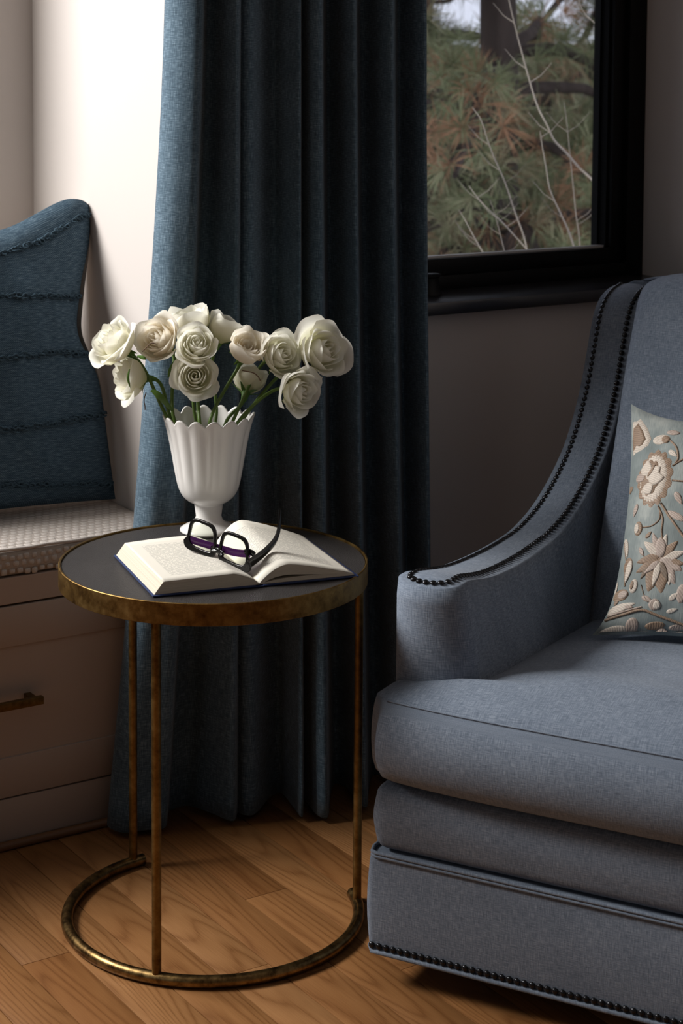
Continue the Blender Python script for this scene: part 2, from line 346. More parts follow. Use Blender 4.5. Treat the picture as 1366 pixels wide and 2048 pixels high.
# ------------------------------------------------------------------ bench (window seat)
bench = tag(empty('window_seat_bench', (.4, YW, 0)), 'taupe built-in window seat bench with recessed drawer front under the nubby cushion', 'bench')
bx0, bx1 = -1.0-.4, XN-.4-.003
b = MB(); b.box(bx0, bx1, .004, .55, .095, .432); b.box(bx0, bx1, .002, .55, .4405, .4885, .0015); b.build('cabinet_body', M_cab, bench, False, None)
box('toe_board', bx0, bx1, .001, .02, .003, .0895, M_cab, bench, .001)
def drawer(x0, x1):
    d = MB(); d.box(x0, x1, .0, .018, .3645, .4365, .001); d.box(x0, x1, .0, .018, .0925, .1645, .001)
    d.box(x0, x0+.065, .0, .018, .1648, .3642, .001); d.box(x1-.065, x1, .0, .018, .1648, .3642, .001)
    o = d.build('drawer', M_cab, bench, True, None, 40)
    box('recessed_panel', x0+.063, x1-.063, .0075, .017, .163, .366, M_cab, o)
    xm = (x0+x1)/2
    h = MB(); h.box(xm-.085, xm+.085, -.034, -.022, .262, .276, .001); h.box(xm-.075, xm-.063, -.022, .008, .263, .275); h.box(xm+.063, xm+.075, -.022, .008, .263, .275)
    h.build('bar_handle', M_brass, o, True, None, 40)['label'] = 'square brass bar pull'
drawer(.515, bx1-.005); drawer(-.185, .510); drawer(-.89, -.19)
shoe = MB().tube([(X0+.9, 3.026, .008), (1.58, 3.026, .008)], .008, 10).build('baseboard_bench', M_shoe); struct(shoe)
bb = box('baseboard_right', XR-.014, XR, Y0, 3.03, 0, .09, M_cab); struct(bb)

# seat cushion, slightly crowned, with raised nubs
cu = tag(empty('seat_cushion', (0, 0, .489)), 'long grey-beige window seat cushion with raised nubby dots on the bench', 'cushion')
def cush_z(x, y): return .050+.004*math.sin(min(1, max(0, (y-YW)/.55))*math.pi)
nu, nv = 60, 24; V = []
for i in range(nu):
    x = -.99+(XN-.004+.99)*i/(nu-1)
    for (y, z) in [(YW+.012, .0005), (YW+.004, .006), (YW+.001, .02), (YW+.001, .034), (YW+.004, .044), (YW+.012, .0495)]+[(YW+.012+(YN-YW-.03)*k/16, None) for k in range(1, 17)]+[(YN-.008, .03), (YN-.008, 0)]:
        V.append((x, y, cush_z(x, y) if z is None else z))
mesh('cushion_cover', V, [f[::-1] for f in gridfaces(nu, nv)], M_bouclebase, cu, True)
wp = MB(); wp.tube([(x, YW+.004, .049+.0008*math.sin(x*70)) for x in np.linspace(-.98, XN-.006, 90)], .0032, 8); wp.build('piping', M_boucle, cu)
nb_ = MB(); drng = random.Random(3)
def nub(cx_, cy_, cz_, ax, ay, az, sx, sy, sz):
    n = 8; vv = []
    for rr, hh in ((1, 0), (.9, .6), (.55, 1)):
        for k in range(n):
            an = 2*math.pi*k/n; c_, s_ = math.cos(an), math.sin(an); q = max(abs(c_), abs(s_))**.55
            vv.append(Vector((cx_, cy_, cz_))+ax*(c_/q*rr*sx)+ay*(s_/q*rr*sy)+az*(hh*sz))
    nb_.add(vv, [f[::-1] for f in gridfaces(3, n, cv=True)]+[tuple(16+k for k in range(n))])
AX, AY, AZ = Vector((1, 0, 0)), Vector((0, 1, 0)), Vector((0, 0, 1))
for r_ in range(3):
    for k in range(34):
        x = 1.10+k*.0148+(r_ % 2)*.007+drng.uniform(-.0016, .0016)
        if x < XN-.01: nub(x, YW+.0015, .0085+r_*.0135+drng.uniform(-.002, .002), AX, AZ, -AY, .0054*drng.uniform(.85, 1.1), .0052*drng.uniform(.8, 1.1), .0026)
for r_ in range(28):
    for k in range(38):
        x = 1.02+k*.0155+(r_ % 2)*.0078+drng.uniform(-.0012, .0012); y = YW+.016+r_*.0165+drng.uniform(-.001, .001)
        if x < XN-.012: nub(x, y, cush_z(x, y)-.0006, AX, AY, AZ, .0066*drng.uniform(.9, 1.1), .0066*drng.uniform(.9, 1.1), .0013)
nb_.build('woven_nubs', M_boucle, cu, True, 'stuff')

# ------------------------------------------------------------------ curtain
cur = tag(empty('curtain', (1.85, 2.95, 0)), 'floor-length blue linen curtain hanging in pleats left of the window', 'curtain')
top = [(350, 3.005), (334, 2.985), (330, 2.955), (338, 2.925), (360, 2.900), (384, 2.884), (400, 2.880), (406, 2.892), (408, 2.930), (414, 2.965), (430, 2.955), (452, 2.915), (468, 2.888), (475, 2.882), (479, 2.892), (482, 2.908), (490, 2.900), (503, 2.897), (514, 2.915), (530, 2.948), (550, 2.960), (578, 2.915), (596, 2.885), (601, 2.890), (602, 2.925), (606, 2.930), (622, 2.893), (636, 2.876), (644, 2.882), (646, 2.93), (652, 2.975), (668, 2.960), (690, 2.912), (706, 2.882), (712, 2.890), (713, 2.935), (720, 2.975), (738, 2.962), (762, 2.915), (780, 2.885), (787, 2.890), (789, 2.935), (796, 2.968), (815, 2.945), (835, 2.912), (849, 2.895), (853, 2.905), (850, 2.93)]
xm = [(330, 215), (360, 250), (403, 328), (414, 345), (475, 466), (490, 486), (514, 520), (550, 562), (601, 606), (644, 656), (668, 690), (712, 735), (738, 765), (787, 812), (853, 866)]
def mp(x):
    if x <= 330: return 215+(x-330)
    if x >= 853: return 866
    for (a, A), (b, B) in zip(xm, xm[1:]):
        if a <= x <= b: return A+(B-A)*(x-a)/(b-a)
TP = []; BP = []
for px, y in top:
    ft = .03*(1-(px-330)/520.); yt = y+ft; p = aty(px, 0, yt); TP.append((p.x, yt))
    bxp = mp(px); fb = np.interp(bxp, [215, 300, 460, 660, 870], [.055, .075, .03, -.045, -.05]); yb = min(3.005, 2.92+(y-2.92)*1.3+fb)
    zz = .012; q = aty(bxp, 1640, yb); BP.append((q.x, yb))
if True:
    ZT = 2.34; TS = cr(TP, 8); BS = cr(BP, 8); n = len(TS); arc = [0]
    for i in range(1, n): arc.append(arc[-1]+float(np.linalg.norm(np.array(BS[i])-BS[i-1])))
    NVv = 60; V = []; UVs = []
    for i in range(n):
        for j in range(NVv):
            z = .012+(ZT-.012)*j/(NVv-1); s = max(0, (1.52-z)/1.508); s = s**1.35 if z < 1.52 else 0
            p = TS[i]*(1-s)+BS[i]*s
            wob = .0022*mnoise.noise(Vector((arc[i]*9, z*5, 2)))
            V.append((p[0]-1.85+wob, p[1]-2.95+wob, z)); UVs.append((arc[i], z))
    pan = mesh('curtain_panel', V, gridfaces(n, NVv), M_curtain, cur, True, UVs)
    solidify(pan, .0016)
rod = tag(MB().tube([(1.45, 2.935, ZT+.012), (2.86, 2.935, ZT+.012)], .012, 12).build('curtain_rod', M_black), 'black curtain rod above the blue curtain', 'curtain rod')

# ------------------------------------------------------------------ side table
TX, TY = 1.4596, 2.606
tb = tag(empty('side_table', (TX, TY, 0)), 'round brass side table with dark textured top and open ring base', 'side table')
V, F = lathe([(0, .5935), (.2438, .5935), (.2446, .5925), (.2446, .585), (0, .585)], 128); mesh('table_top', V, F, M_leather, tb, True, None, None, 30)['label'] = 'charcoal textured leather top'
V, F = lathe([(.2452, .592), (.2452, .5960), (.2462, .5966), (.2478, .5966), (.2487, .5958), (.2487, .5632), (.2478, .5624), (.2462, .5624), (.2452, .563)], 128)
rim = mesh('rim_band', V, F+[(k*9+8, k*9, ((k+1) % 128)*9, ((k+1) % 128)*9+8) for k in range(128)], M_brass, tb, True, None, None, 30)
V, F = lathe([(0, .584), (.2450, .584), (.2450, .5715), (0, .5715)], 64); mesh('under_plate', V, F, M_darkbase, tb, False)
def ringpt(deg, r=.238, z=.010): return (r*math.cos(R(deg)), r*math.sin(R(deg)), z)
MB().tube([ringpt(a) for a in np.linspace(91.5, 343.5, 110)], .0098, 16).build('base_ring', M_bronze, tb, True, None, 50)
for dg in (96.6, 219.5, 334.5):
    MB().tube([ringpt(dg, .2375, .014), ringpt(dg, .2375, .5722)], .0072, 16).build('leg', M_brass, tb, True, None, 50)

# ------------------------------------------------------------------ open book
S = Vector((1.446, 2.440, .5945))
bk = tag(empty('open_book', S, R(-12.5)), 'open hardcover book with navy cover lying pages up on the side table', 'book')
BD = .238
cv = MB(); cv.box(-.169, -.006, -.004, BD+.004, .0002, .0026, .0006); cv.box(.006, .163, -.004, BD+.004, .0002, .0026, .0006); cv.box(-.0065, .0065, -.004, BD+.004, .0, .0016)
cv.build('cover', M_bcover, bk, True, None, 40)['label'] = 'navy blue cloth cover'
def prof_left(t, yf):   # x from 0 to -.162 ; page top height
    x = -t; top_ = .0035+.0205*min(1, (t/.040))**.65*(1-.15*(t/.16)) ; return top_+.002*yf*math.sin(min(1, t/.16)*math.pi)
def prof_right(t, yf):
    h = .0035+(.028+.012*yf)*math.sin(min(1, (t/.092))*math.pi/2)**.8 if t < .046*1.0 else None
    tt = t/.157; pk = .030+.013*yf
    f = (math.sin(min(1, tt/.30)*math.pi/2))**.9 if tt < .30 else (1-((tt-.30)/.70)**1.25*.93)
    return .0035+(pk-.0035)*f*(1 if tt < .999 else .9)
def block_mesh(side):
    nx, ny = 34, 12; V = []; UVs = []; prof = prof_left if side < 0 else prof_right; L = .152 if side < 0 else .155
    for i in range(nx):
        t = L*i/(nx-1)
        for j in range(ny):
            yf = j/(ny-1); V.append((side*t, BD*yf, prof(t, yf))); UVs.append((t, BD*yf))
    F = gridfaces(nx, ny); F = F if side > 0 else [f[::-1] for f in F]
    pg = mesh('left_page' if side < 0 else 'right_page', V, F, M_page, bk, True, UVs); solidify(pg, .0004, 1)
    # the stack below it: lower outline fans outwards (left) or tapers to the cover (right)
    V2 = []; UV2 = []; low = (lambda t, yf: .0028) if side < 0 else (lambda t, yf: .0028+max(0, (prof(t, yf)-.0035))*(.42 if t > .012 else .42*t/.012)*(1-(t/L)**2*.2))
    for i in range(nx):
        t = L*i/(nx-1)
        for j in range(ny):
            yf = j/(ny-1); V2.append((side*t, BD*yf, prof(t, yf)-.0003))
        for j in range(ny):
            yf = j/(ny-1); t2 = t*(.166/.152) if side < 0 else t*1.012; V2.append((side*t2, BD*yf, low(t, yf)))
    F2 = []
    for i in range(nx-1):
        a = i*2*ny
        for (p, q) in ((0, ny), (ny-1, 2*ny-1)): F2.append((a+p, a+2*ny+p, a+2*ny+q, a+q))
        for j in range(ny-1): F2.append((a+j, a+j+1, a+2*ny+j+1, a+2*ny+j)); F2.append((a+ny+j, a+2*ny+ny+j, a+2*ny+ny+j+1, a+ny+j+1))
    a = (nx-1)*2*ny
    for j in range(ny-1): F2.append((a+j, a+j+1, a+ny+j+1, a+ny+j))
    mesh('page_block', V2, F2, M_pedge, bk, False)
    if side > 0:      # the lower loose pages, an arch of its own resting on the cover
        V3 = []
        for i in range(nx):
            t = L*i/(nx-1)
            for j in range(2):
                V3.append((t, BD*(j*.998+.001), .0030)); V3.append((t, BD*(j*.998+.001), .0030+max(0, .0065*math.sin(min(1, t/L)*math.pi)**.6)))
        mesh('page_block', V3, [(4*i+a_, 4*i+4+a_, 4*i+4+b_, 4*i+b_) for i in range(nx-1) for (a_, b_) in ((0, 1), (1, 3), (3, 2), (2, 0))], M_pedge, bk, False)
block_mesh(-1); block_mesh(1)

# ------------------------------------------------------------------ eyeglasses, upside down on the pages
gA = math.atan2(-.945, .326)
gl_ = tag(empty('eyeglasses', (1.4265, 2.5385, .6175), gA), 'black thick-framed eyeglasses resting upside down on the open book', 'glasses')
# local x along the front (left lens at -x), y away from the camera along the temples, z up; tilt back a little
def gl_map(x, z, y=0): return (x, y+z*.16, z+(-.010*(x/.068)))
def lens_outline(cx_, s_, off=0, n=40):
    P = []
    for k in range(n):
        a_ = 2*math.pi*k/n; c_, s2 = math.cos(a_), math.sin(a_); e = 4.2
        q = (abs(c_)**e+abs(s2)**e)**(-1/e); w = (.0245+off)*(1+.10*(-s2*q)); P.append((cx_+s_*w*c_*q*1.0, .0245+(.0195+off)*s2*q))
    return P
fm = MB()
for s_ in (-1, 1):
    cx_ = s_*.0335; inn = lens_outline(cx_, 1); out = []
    for k, (x, z) in enumerate(lens_outline(cx_, 1, .0052)):
        if z < .014 and s_*(x-cx_) > .012: x += s_*.006; z -= .001           # heavy corner at the brow
        if z < .012: z -= .0022
        out.append((x, z))
    n_ = len(inn); V = []
    for (L_, dy) in ((inn, -.002), (inn, .002), (out, .002), (out, -.002)):
        V += [gl_map(x, z, dy) for x, z in L_]
    F = [(l*n_+k, l*n_+(k+1) % n_, ((l+1) % 4)*n_+(k+1) % n_, ((l+1) % 4)*n_+k) for l in range(4) for k in range(n_)]
    fm.add(V, F)
fm.tube([gl_map(-.011, .0085), gl_map(-.005, .0115), gl_map(.005, .0115), gl_map(.011, .0085)], .0032, 10)
fm.tube([gl_map(-.012, .014), gl_map(0, .0165), gl_map(.012, .014)], .0022, 8)
front = fm.build('frame_front', M_acet, gl_, True, None, 45); bv = front.modifiers.new('round', 'BEVEL'); bv.width = .0008; bv.segments = 2; bv.limit_method = 'ANGLE'
for s_ in (-1, 1):
    L_ = lens_outline(s_*.0335, 1); V = [gl_map(x, z, .0) for x, z in L_]
    mesh('lens', V, [tuple(range(len(V)))], M_lens, gl_, False)
def strap(pts, hw, ht, name, mat, par):   # flat bar along pts; hw half thickness (horizontal), ht half height
    m_ = MB(); V = []
    for i, p in enumerate(pts):
        p = Vector(p); t_ = (Vector(pts[min(i+1, len(pts)-1)])-Vector(pts[max(i-1, 0)])).normalized(); side = t_.cross(Vector((0, 0, 1)))
        if side.length < .2: side = Vector((1, 0, 0))
        side.normalize(); up = side.cross(t_).normalized(); h_ = ht[i] if hasattr(ht, '__len__') else ht
        for k in range(10):
            a_ = 2*math.pi*k/10; c_, s2 = math.cos(a_), math.sin(a_); V.append(p+side*(hw*c_)+up*(h_*s2))
    m_.add(V, gridfaces(len(pts), 10, cv=True)+[tuple(range(9, -1, -1)), tuple((len(pts)-1)*10+k for k in range(10))]); return m_.build(name, mat, par, True, None, 50)
tp = cr([(.064, .002, .002), (.0655, .022, .008), (.0655, .045, .016), (.065, .064, .026), (.064, .075, .040), (.0635, .0785, .058), (.0635, .0795, .0735)], 5)
strap(tp, .0021, list(np.interp(range(len(tp)), [0, 12, 20, 25, 30], [.0078, .0064, .0052, .0034, .0020])), 'temple', M_acet, gl_)
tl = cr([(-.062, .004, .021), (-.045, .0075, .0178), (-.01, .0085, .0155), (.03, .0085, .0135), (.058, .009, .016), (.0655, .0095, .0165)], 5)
strap(tl[:-4], .0018, .0062, 'temple', M_violet, gl_)['label'] = 'folded temple with the violet lens reflection painted on'
strap([(.052, .0085, .0175), (.060, .009, .0195), (.067, .009, .0185), (.070, .009, .0165)], .0022, .0050, 'temple_tip', M_acet, gl_)
box('hinge', .060, .064, .001, .006, .0005, .009, M_hinge, gl_); box('hinge', -.064, -.060, .001, .006, .009, .018, M_hinge, gl_)

# ------------------------------------------------------------------ vase
VX, VY, VZ = 1.545, 2.777, .5942
vs = tag(empty('vase', (VX, VY, VZ)), 'white fluted ceramic footed vase with a scalloped rim holding the roses', 'vase')
prof = [(0, .0), (.047, .0), (.0495, .0022), (.049, .005), (.043, .009), (.031, .0135), (.0245, .019), (.0218, .027), (.0212, .035), (.0228, .0425), (.0245, .046), (.0255, .0485), (.0285, .0505), (.036, .0545), (.0445, .0625), (.0505, .073), (.0545, .086), (.0580, .103), (.0610, .120), (.0645, .140), (.0680, .158), (.0720, .175), (.0765, .189), (.0800, .198)]
prof = [tuple(p) for p in cr(prof[10:], 3)]; prof = [(0, .0), (.047, .0), (.0495, .0022), (.049, .005), (.043, .009), (.031, .0135), (.0245, .019), (.0218, .027)]+prof
NS = 192; NF = 16
def vring(r, z, th, inner=False):
    a_ = max(0, min(1, (z-.062)/.06)); a_ = a_*a_*(3-2*a_); fl = (1-abs(math.cos(NF/2*th)))            # sharp outward ridges between hollows
    amp = .030*a_*(1+.8*max(0, (z-.16)/.04)); rr = r*(1-amp*(fl**.9)); rimk = max(0, (z-.165)/.033)**1.5
    zz = z+rimk*.0060*(abs(math.cos(NF/2*th))**.9-.5)*2
    if inner: rr -= .0032
    return (rr*math.cos(th), rr*math.sin(th), zz)
pts = [(r, z, 0) for r, z in prof]+[(r, z, 1) for r, z in prof[::-1] if z > .052]+[(0.001, .053, 1)]
V = [vring(r, z, 2*math.pi*(k+.3)/NS, bool(i_)) for k in range(NS) for (r, z, i_) in pts]
mesh('vase_body', V, [f[::-1] for f in gridfaces(NS, len(pts), cu=True)], M_ceramic, vs, True)

# ------------------------------------------------------------------ roses
def bez(P, n):
    P = [np.array(p, float) for p in P]; out = []
    for k in range(n+1):
        t = k/n; Q_ = P
        while len(Q_) > 1: Q_ = [Q_[i]*(1-t)+Q_[i+1]*t for i in range(len(Q_)-1)]
        out.append(Q_[0])
    return out
CD = -FWD; CRT = Vector((_ct, -_st, 0))
D0 = Vector((VX, VY, 0)).dot(FWD)
def petal(k, t, seed, par, mat, RR, M3, opn, ctr):
    g = random.Random(seed*1000+k); N1, N2 = 11, 11
    phi = k*2.39996+seed; rmx = .10+.86*t**.85; ht = (1.42-.30*t*t if opn > .12 else 1.08+.42*t)*(1+.05*g.uniform(-1, 1)); half = (1.45 if t < .35 else 1.12+.1*g.uniform(-1, 1))*(1-.12*t)
    flare = (t-.48)*1.15*opn+g.uniform(-.06, .10)*t; V = []; UVs = []; ruf = g.uniform(.02, .05)*t; tipx = g.uniform(-.25, .25)
    for i in range(N1):
        u = -1+2*i/(N1-1)
        for j in range(N2):
            v = j/(N2-1)
            wv = (.35+.65*min(1, v/.55)**.7)*(1 if v < .6 else math.sqrt(max(.02, 1-((v-.6)/.44)**2*.62)))
            th = phi+u*half*wv
            rr = rmx*math.sin(min(1, v*1.55+.05)*math.pi/2)**(.75); rr = max(rr, .04)
            q = max(0, v-.55)/.45; rr += flare*q*q*.75*rmx; rr += .055*u*(.3+t)*v          # spiral overlap
            rr *= 1+.05*t*u*u*(1-2*v)
            z = ht*(v**.88)-.12*ht*u*u*v*v-(max(0, flare)*.62*q**3)*ht*.55+(.07*ht*q*q*(1-abs(u-tipx))**2 if t > .4 else 0)
            if q > .5 and t > .45: rr += .05*(q-.5)*math.sin(3*u+g.random()*.0+seed+k)
            w_ = ruf*math.sin(5*u+k*1.7)*q; rr += w_; z += w_*.6
            V.append(Vector((rr*math.cos(th), rr*math.sin(th), z-.62))); UVs.append((u*.5+.5, v))
    V = [M3 @ (p*RR)+ctr for p in V]
    return mesh('petal', V, gridfaces(N1, N2), mat, par, True, UVs)
def rose(idx, px, py, Rpx, dd, ax, opn, label, mat, mouth, npet=19, sepals=5, nuse=None, bendz=.0):
    dist = D0+dd; c_ = at(px, py, dist); RR = Rpx/FPX*dist*1.10
    axis = (CRT*ax[0]+Vector((0, 0, 1))*ax[1]+CD*ax[2]).normalized()
    q = axis.to_track_quat('Z', 'Y').to_matrix()
    root = empty('rose', c_); tag(root, label, 'rose', 'white roses in the vase')
    z0 = Vector((0, 0, 0))
    for k in range(npet):
        petal(k, k/(npet-1), idx, root, mat, RR*.93, q, opn, z0)
    basep = -axis*(RR*.56)
    # sepals and calyx
    cal = MB(); seg = 10; V = []
    e1 = q @ Vector((1, 0, 0)); e2 = q @ Vector((0, 1, 0))
    for (r_, h_) in ((.0030, -.016), (.0058, -.010), (.0064, -.004), (.0085, .002)):
        for s_ in range(seg): an = 2*math.pi*s_/seg; V.append(basep+axis*h_+(e1*math.cos(an)+e2*math.sin(an))*r_)
    cal.add(V, gridfaces(4, seg, cv=True)); cal.build('calyx', M_sepal, root)
    g = random.Random(idx+50)
    for s_ in range(sepals):
        an = 2*math.pi*s_/sepals+g.uniform(0, .5); dr = e1*math.cos(an)+e2*math.sin(an); sd = axis.cross(dr); L = g.uniform(.020, .034); curl = g.uniform(-1.3, .5); V = []
        for i in range(8):
            s = i/7; w = .0048*math.sin(min(1, s*2.2+.25)*math.pi/2)*(1-s)**.7+.0002
            p = basep+dr*(.006+L*s*(.55+.25*s))+axis*(L*(.45*s+curl*s*s*.55)); V += [p-sd*w, p+axis*.0006-dr*.0005, p+sd*w]
        mesh('sepal', V, [(3*i+a_, 3*i+1+a_, 3*i+4+a_, 3*i+3+a_) for i in range(7) for a_ in (0, 1)], M_sepal, root)
    # stem down into the vase
    mo = Vector((VX, VY, VZ))+CRT*mouth[0]+CD*mouth[1]+Vector((0, 0, .190+mouth[2])) - c_
    b0 = basep-axis*.012; inside = Vector((VX, VY, VZ+.075))-CRT*mouth[0]*.35-CD*mouth[1]*.35 - c_
    dirm = (mo-inside).normalized(); dlen = (mo-b0).length
    P = bez([b0, b0-axis*dlen*.30, mo+dirm*dlen*.30, mo], 14)+bez([mo, inside], 4)[1:]
    MB().tube(P, [.0036]*2+[.0030]*(len(P)-2), 9).build('stem', M_stem, root)
    return root, basep
MW = M_petal
RO = [
 (1, 233, 690, 49, .00, (-.62, .52, .45), .75, 'large white rose farthest left, tilted up to the left', MW, (-.062, .020, .0)),
 (2, 320, 682, 46, .00, (-.42, .45, .85), .55, 'blush-tinted white rose between the farthest left one and the lowest round pair', M_cream, (-.052, .030, .0)),
 (3, 380, 655, 45, .055, (-.12, .98, .05), .05, 'tall white rose seen from the side at the top of the bouquet', MW, (-.025, -.03, .0)),
 (4, 446, 665, 38, .065, (.40, .88, -.05), .10, 'white rose at the top right of the tall one, opening to the right', MW, (.01, -.04, .0)),
 (5, 394, 693, 41, -.03, (.05, .55, .85), .60, 'round white rose facing forward, upper of the stacked central pair', MW, (-.012, .045, .0)),
 (6, 391, 754, 41, -.03, (.02, .28, .96), .80, 'round white rose facing forward just above the vase rim, lower of the stacked central pair', MW, (-.010, .055, .0)),
 (7, 491, 702, 41, .00, (.30, .72, .58), .0, 'cream-centred white rose bud with creased outer petals right of centre', M_cream, (.004, .050, .0)),
 (8, 557, 712, 44, .01, (.52, .30, .76), .65, 'white rose between the cream bud and the large one at the right', MW, (.040, .020, .0)),
 (9, 639, 704, 55, .03, (.62, .30, .72), .80, 'largest white rose, farthest right, with drooping outer petals', MW, (.055, .005, .0)),
 (10, 592, 782, 45, -.02, (.66, .02, .74), .75, 'low white rose at the right with a ragged lower petal', MW, (.048, .035, .0)),
 (11, 496, 768, 36, .035, (.15, .60, -.45), .05, 'white rose facing away, low behind the cream bud', MW, (.030, .00, .0)),
 (12, 266, 754, 46, .01, (-.90, .14, .36), .80, 'low white rose at the left, opening sideways under the farthest left one', MW, (-.062, -.005, .0)),
]
for a_ in RO: rose(*a_)
# loose leaf and dry tendrils belong to the flowers they hang on
def leaf(name, pts, w, mat, label, cat):
    V = []; n = len(pts)
    for i, p in enumerate(pts):
        p = Vector(p); t_ = (Vector(pts[min(i+1, n-1)])-Vector(pts[max(i-1, 0)])).normalized(); sd = t_.cross(CD).normalized(); s = i/(n-1); ww = w*math.sin(min(1, s*1.15+.08)*math.pi)**.8
        V += [p-sd*ww, p+CD*ww*.3, p+sd*ww]
    return mesh(name, V, [(3*i+a_, 3*i+1+a_, 3*i+4+a_, 3*i+3+a_) for i in range(n-1) for a_ in (0, 1)], mat)
roots = [o for o in COL.objects if o.name.startswith('rose') and o.type == 'EMPTY']
def attach(o, root):
    o.parent = root; o.matrix_parent_inverse = Matrix.Translation(-root.location); return o
attach(leaf('leaf', cr([at(362, 712, D0-.01), at(352, 732, D0-.02), at(340, 748, D0-.02), at(330, 765, D0-.01)], 4), .0085, M_sepal, '', ''), roots[1])
attach(leaf('leaf', cr([at(345, 822, D0-.03), at(322, 795, D0-.04), at(305, 782, D0-.04), at(296, 786, D0-.04)], 4), .0055, M_sepal, '', ''), roots[11])
attach(MB().tube(cr([at(292, 785, D0-.03), at(288, 800, D0-.03), at(290, 812, D0-.03), at(290, 820, D0-.03)], 4), .0008, 6).build('tendril', M_dry), roots[11])
attach(MB().tube(cr([at(285, 703, D0-.05), at(296, 692, D0-.06), at(303, 686, D0-.06), at(314, 688, D0-.06)], 4), .0008, 6).build('tendril', M_dry), roots[0])
attach(leaf('sepal', cr([at(274, 712, D0-.055), at(288, 716, D0-.06), at(294, 722, D0-.06)], 4), .0032, M_sepal, '', ''), roots[0])
attach(leaf('sepal', cr([at(259, 738, D0-.055), at(256, 755, D0-.06), at(259, 770, D0-.06), at(263, 784, D0-.06)], 4), .0022, M_sepal, '', ''), roots[0])
attach(MB().tube(cr([at(484, 741, D0-.05), at(505, 745, D0-.05), at(515, 752, D0-.05), at(521, 762, D0-.05)], 4), .0010, 6).build('tendril', M_dry), roots[6])

# ------------------------------------------------------------------ pillows
def pillow(W_, H_, T_, prof_edge, nu=44, nv=44, seed=1, wr=.004, pinch=.07, tf=1.0, tbk=1.0):
    def surf(u, v, side):
        x = W_/2*u; z = H_/2*v
        k = 1-pinch*(1-v*v)*abs(u)**3; x *= k; z *= 1-pinch*(1-u*u)*abs(v)**3
        x += prof_edge(u, v)
        th = T_*((1-abs(u)**2.6)*(1-abs(v)**2.6))**.55
        n_ = wr*(mnoise.noise(Vector((u*2.6+seed, v*2.6, seed)))+.5*mnoise.noise(Vector((u*6+seed, v*6, seed+4))))*min(1, th/T_*2)
        return x, (-th*tf-n_ if side < 0 else th*tbk+n_), z
    out = []
    for side in (-1, 1):
        V = []; UVs = []
        for i in range(nu):
            u = -1+2*i/(nu-1)
            for j in range(nv):
                v = -1+2*j/(nv-1); V.append(surf(u, v, side)); UVs.append((u*W_/2, v*H_/2))
        F = gridfaces(nu, nv); out.append((V, F if side < 0 else [f[::-1] for f in F], UVs))
    return surf, out
# big blue pillow leaning in the niche corner
def pe(u, v):
    k = max(0, u)**3; return k*(-.040*math.exp(-((v-.16)/.24)**2)-.018*math.exp(-((v-.48)/.2)**2)-.002)
surf, (fr0, bk0) = pillow(.57, .565, .080, pe, 60, 60, 3, .009, .025, 1.0, 1.35)
bp = empty('throw_pillow', (1.312, 3.312, .826), 0); bp.rotation_euler = (R(-14), R(0), R(-3))
tag(bp, 'large dark blue slub-woven pillow with tufted rows and cream back, on the window seat', 'pillow')
def ear(V):
    o = []
    for (x, y, z) in V:
        u = x/.28; v = z/.2825; k = max(0, min(1, (u-.35)/.5))*max(0, v)**3; k = k*k*(3-2*k); cc = max(0, u)**9*max(0, v)**9; o.append((x+.010*k-.012*cc, y-.012*k, z+.036*k-.022*cc-.040*(1-abs(u))*max(0, v)**2))
    return o
mesh('front_cover', ear(fr0[0]), fr0[1], M_bluepil, bp, True, fr0[2]); mesh('back_cover', [(x-.5*pe(x/.28, z/.28)*(1 if x > 0 else 0), y, z) for x, y, z in ear(bk0[0])], bk0[1], M_backcloth, bp, True, bk0[2])['label'] = 'cream linen back'
trng = random.Random(5)
for rowv in (.80, .42, -.02, -.44, -.86):
    tf_ = MB()
    for k in range(150):
        if trng.random() < .18: continue
        u = -.98+1.95*k/149; v = rowv+.03*math.sin(u*3+rowv*5)+trng.uniform(-.012, .012)+(.10*max(0, u-.3) if rowv > .7 else 0)
        p = Vector(ear([surf(u, v, -1)])[0]); rr = trng.uniform(.0030, .0062); pts_ = []
        for q_ in range(7):
            an = q_/6*math.pi*1.7+trng.uniform(-.3, .3); pts_.append(p+Vector((math.cos(an)*rr, -abs(math.sin(an))*rr*.9, math.sin(an)*rr*.8)))
        tf_.tube(pts_, .0017, 6)
    tf_.build('tuft_row', M_tuft, bp, True, 'stuff')

# ------------------------------------------------------------------ armchair
QX, QY = 1.551, 2.2926
ch = tag(empty('armchair', (QX, QY, 0), -(TH+.4869)), 'blue-grey linen wingback armchair with scooped arms and dark nailhead trim', 'armchair')
CW, ZB = .745, .047
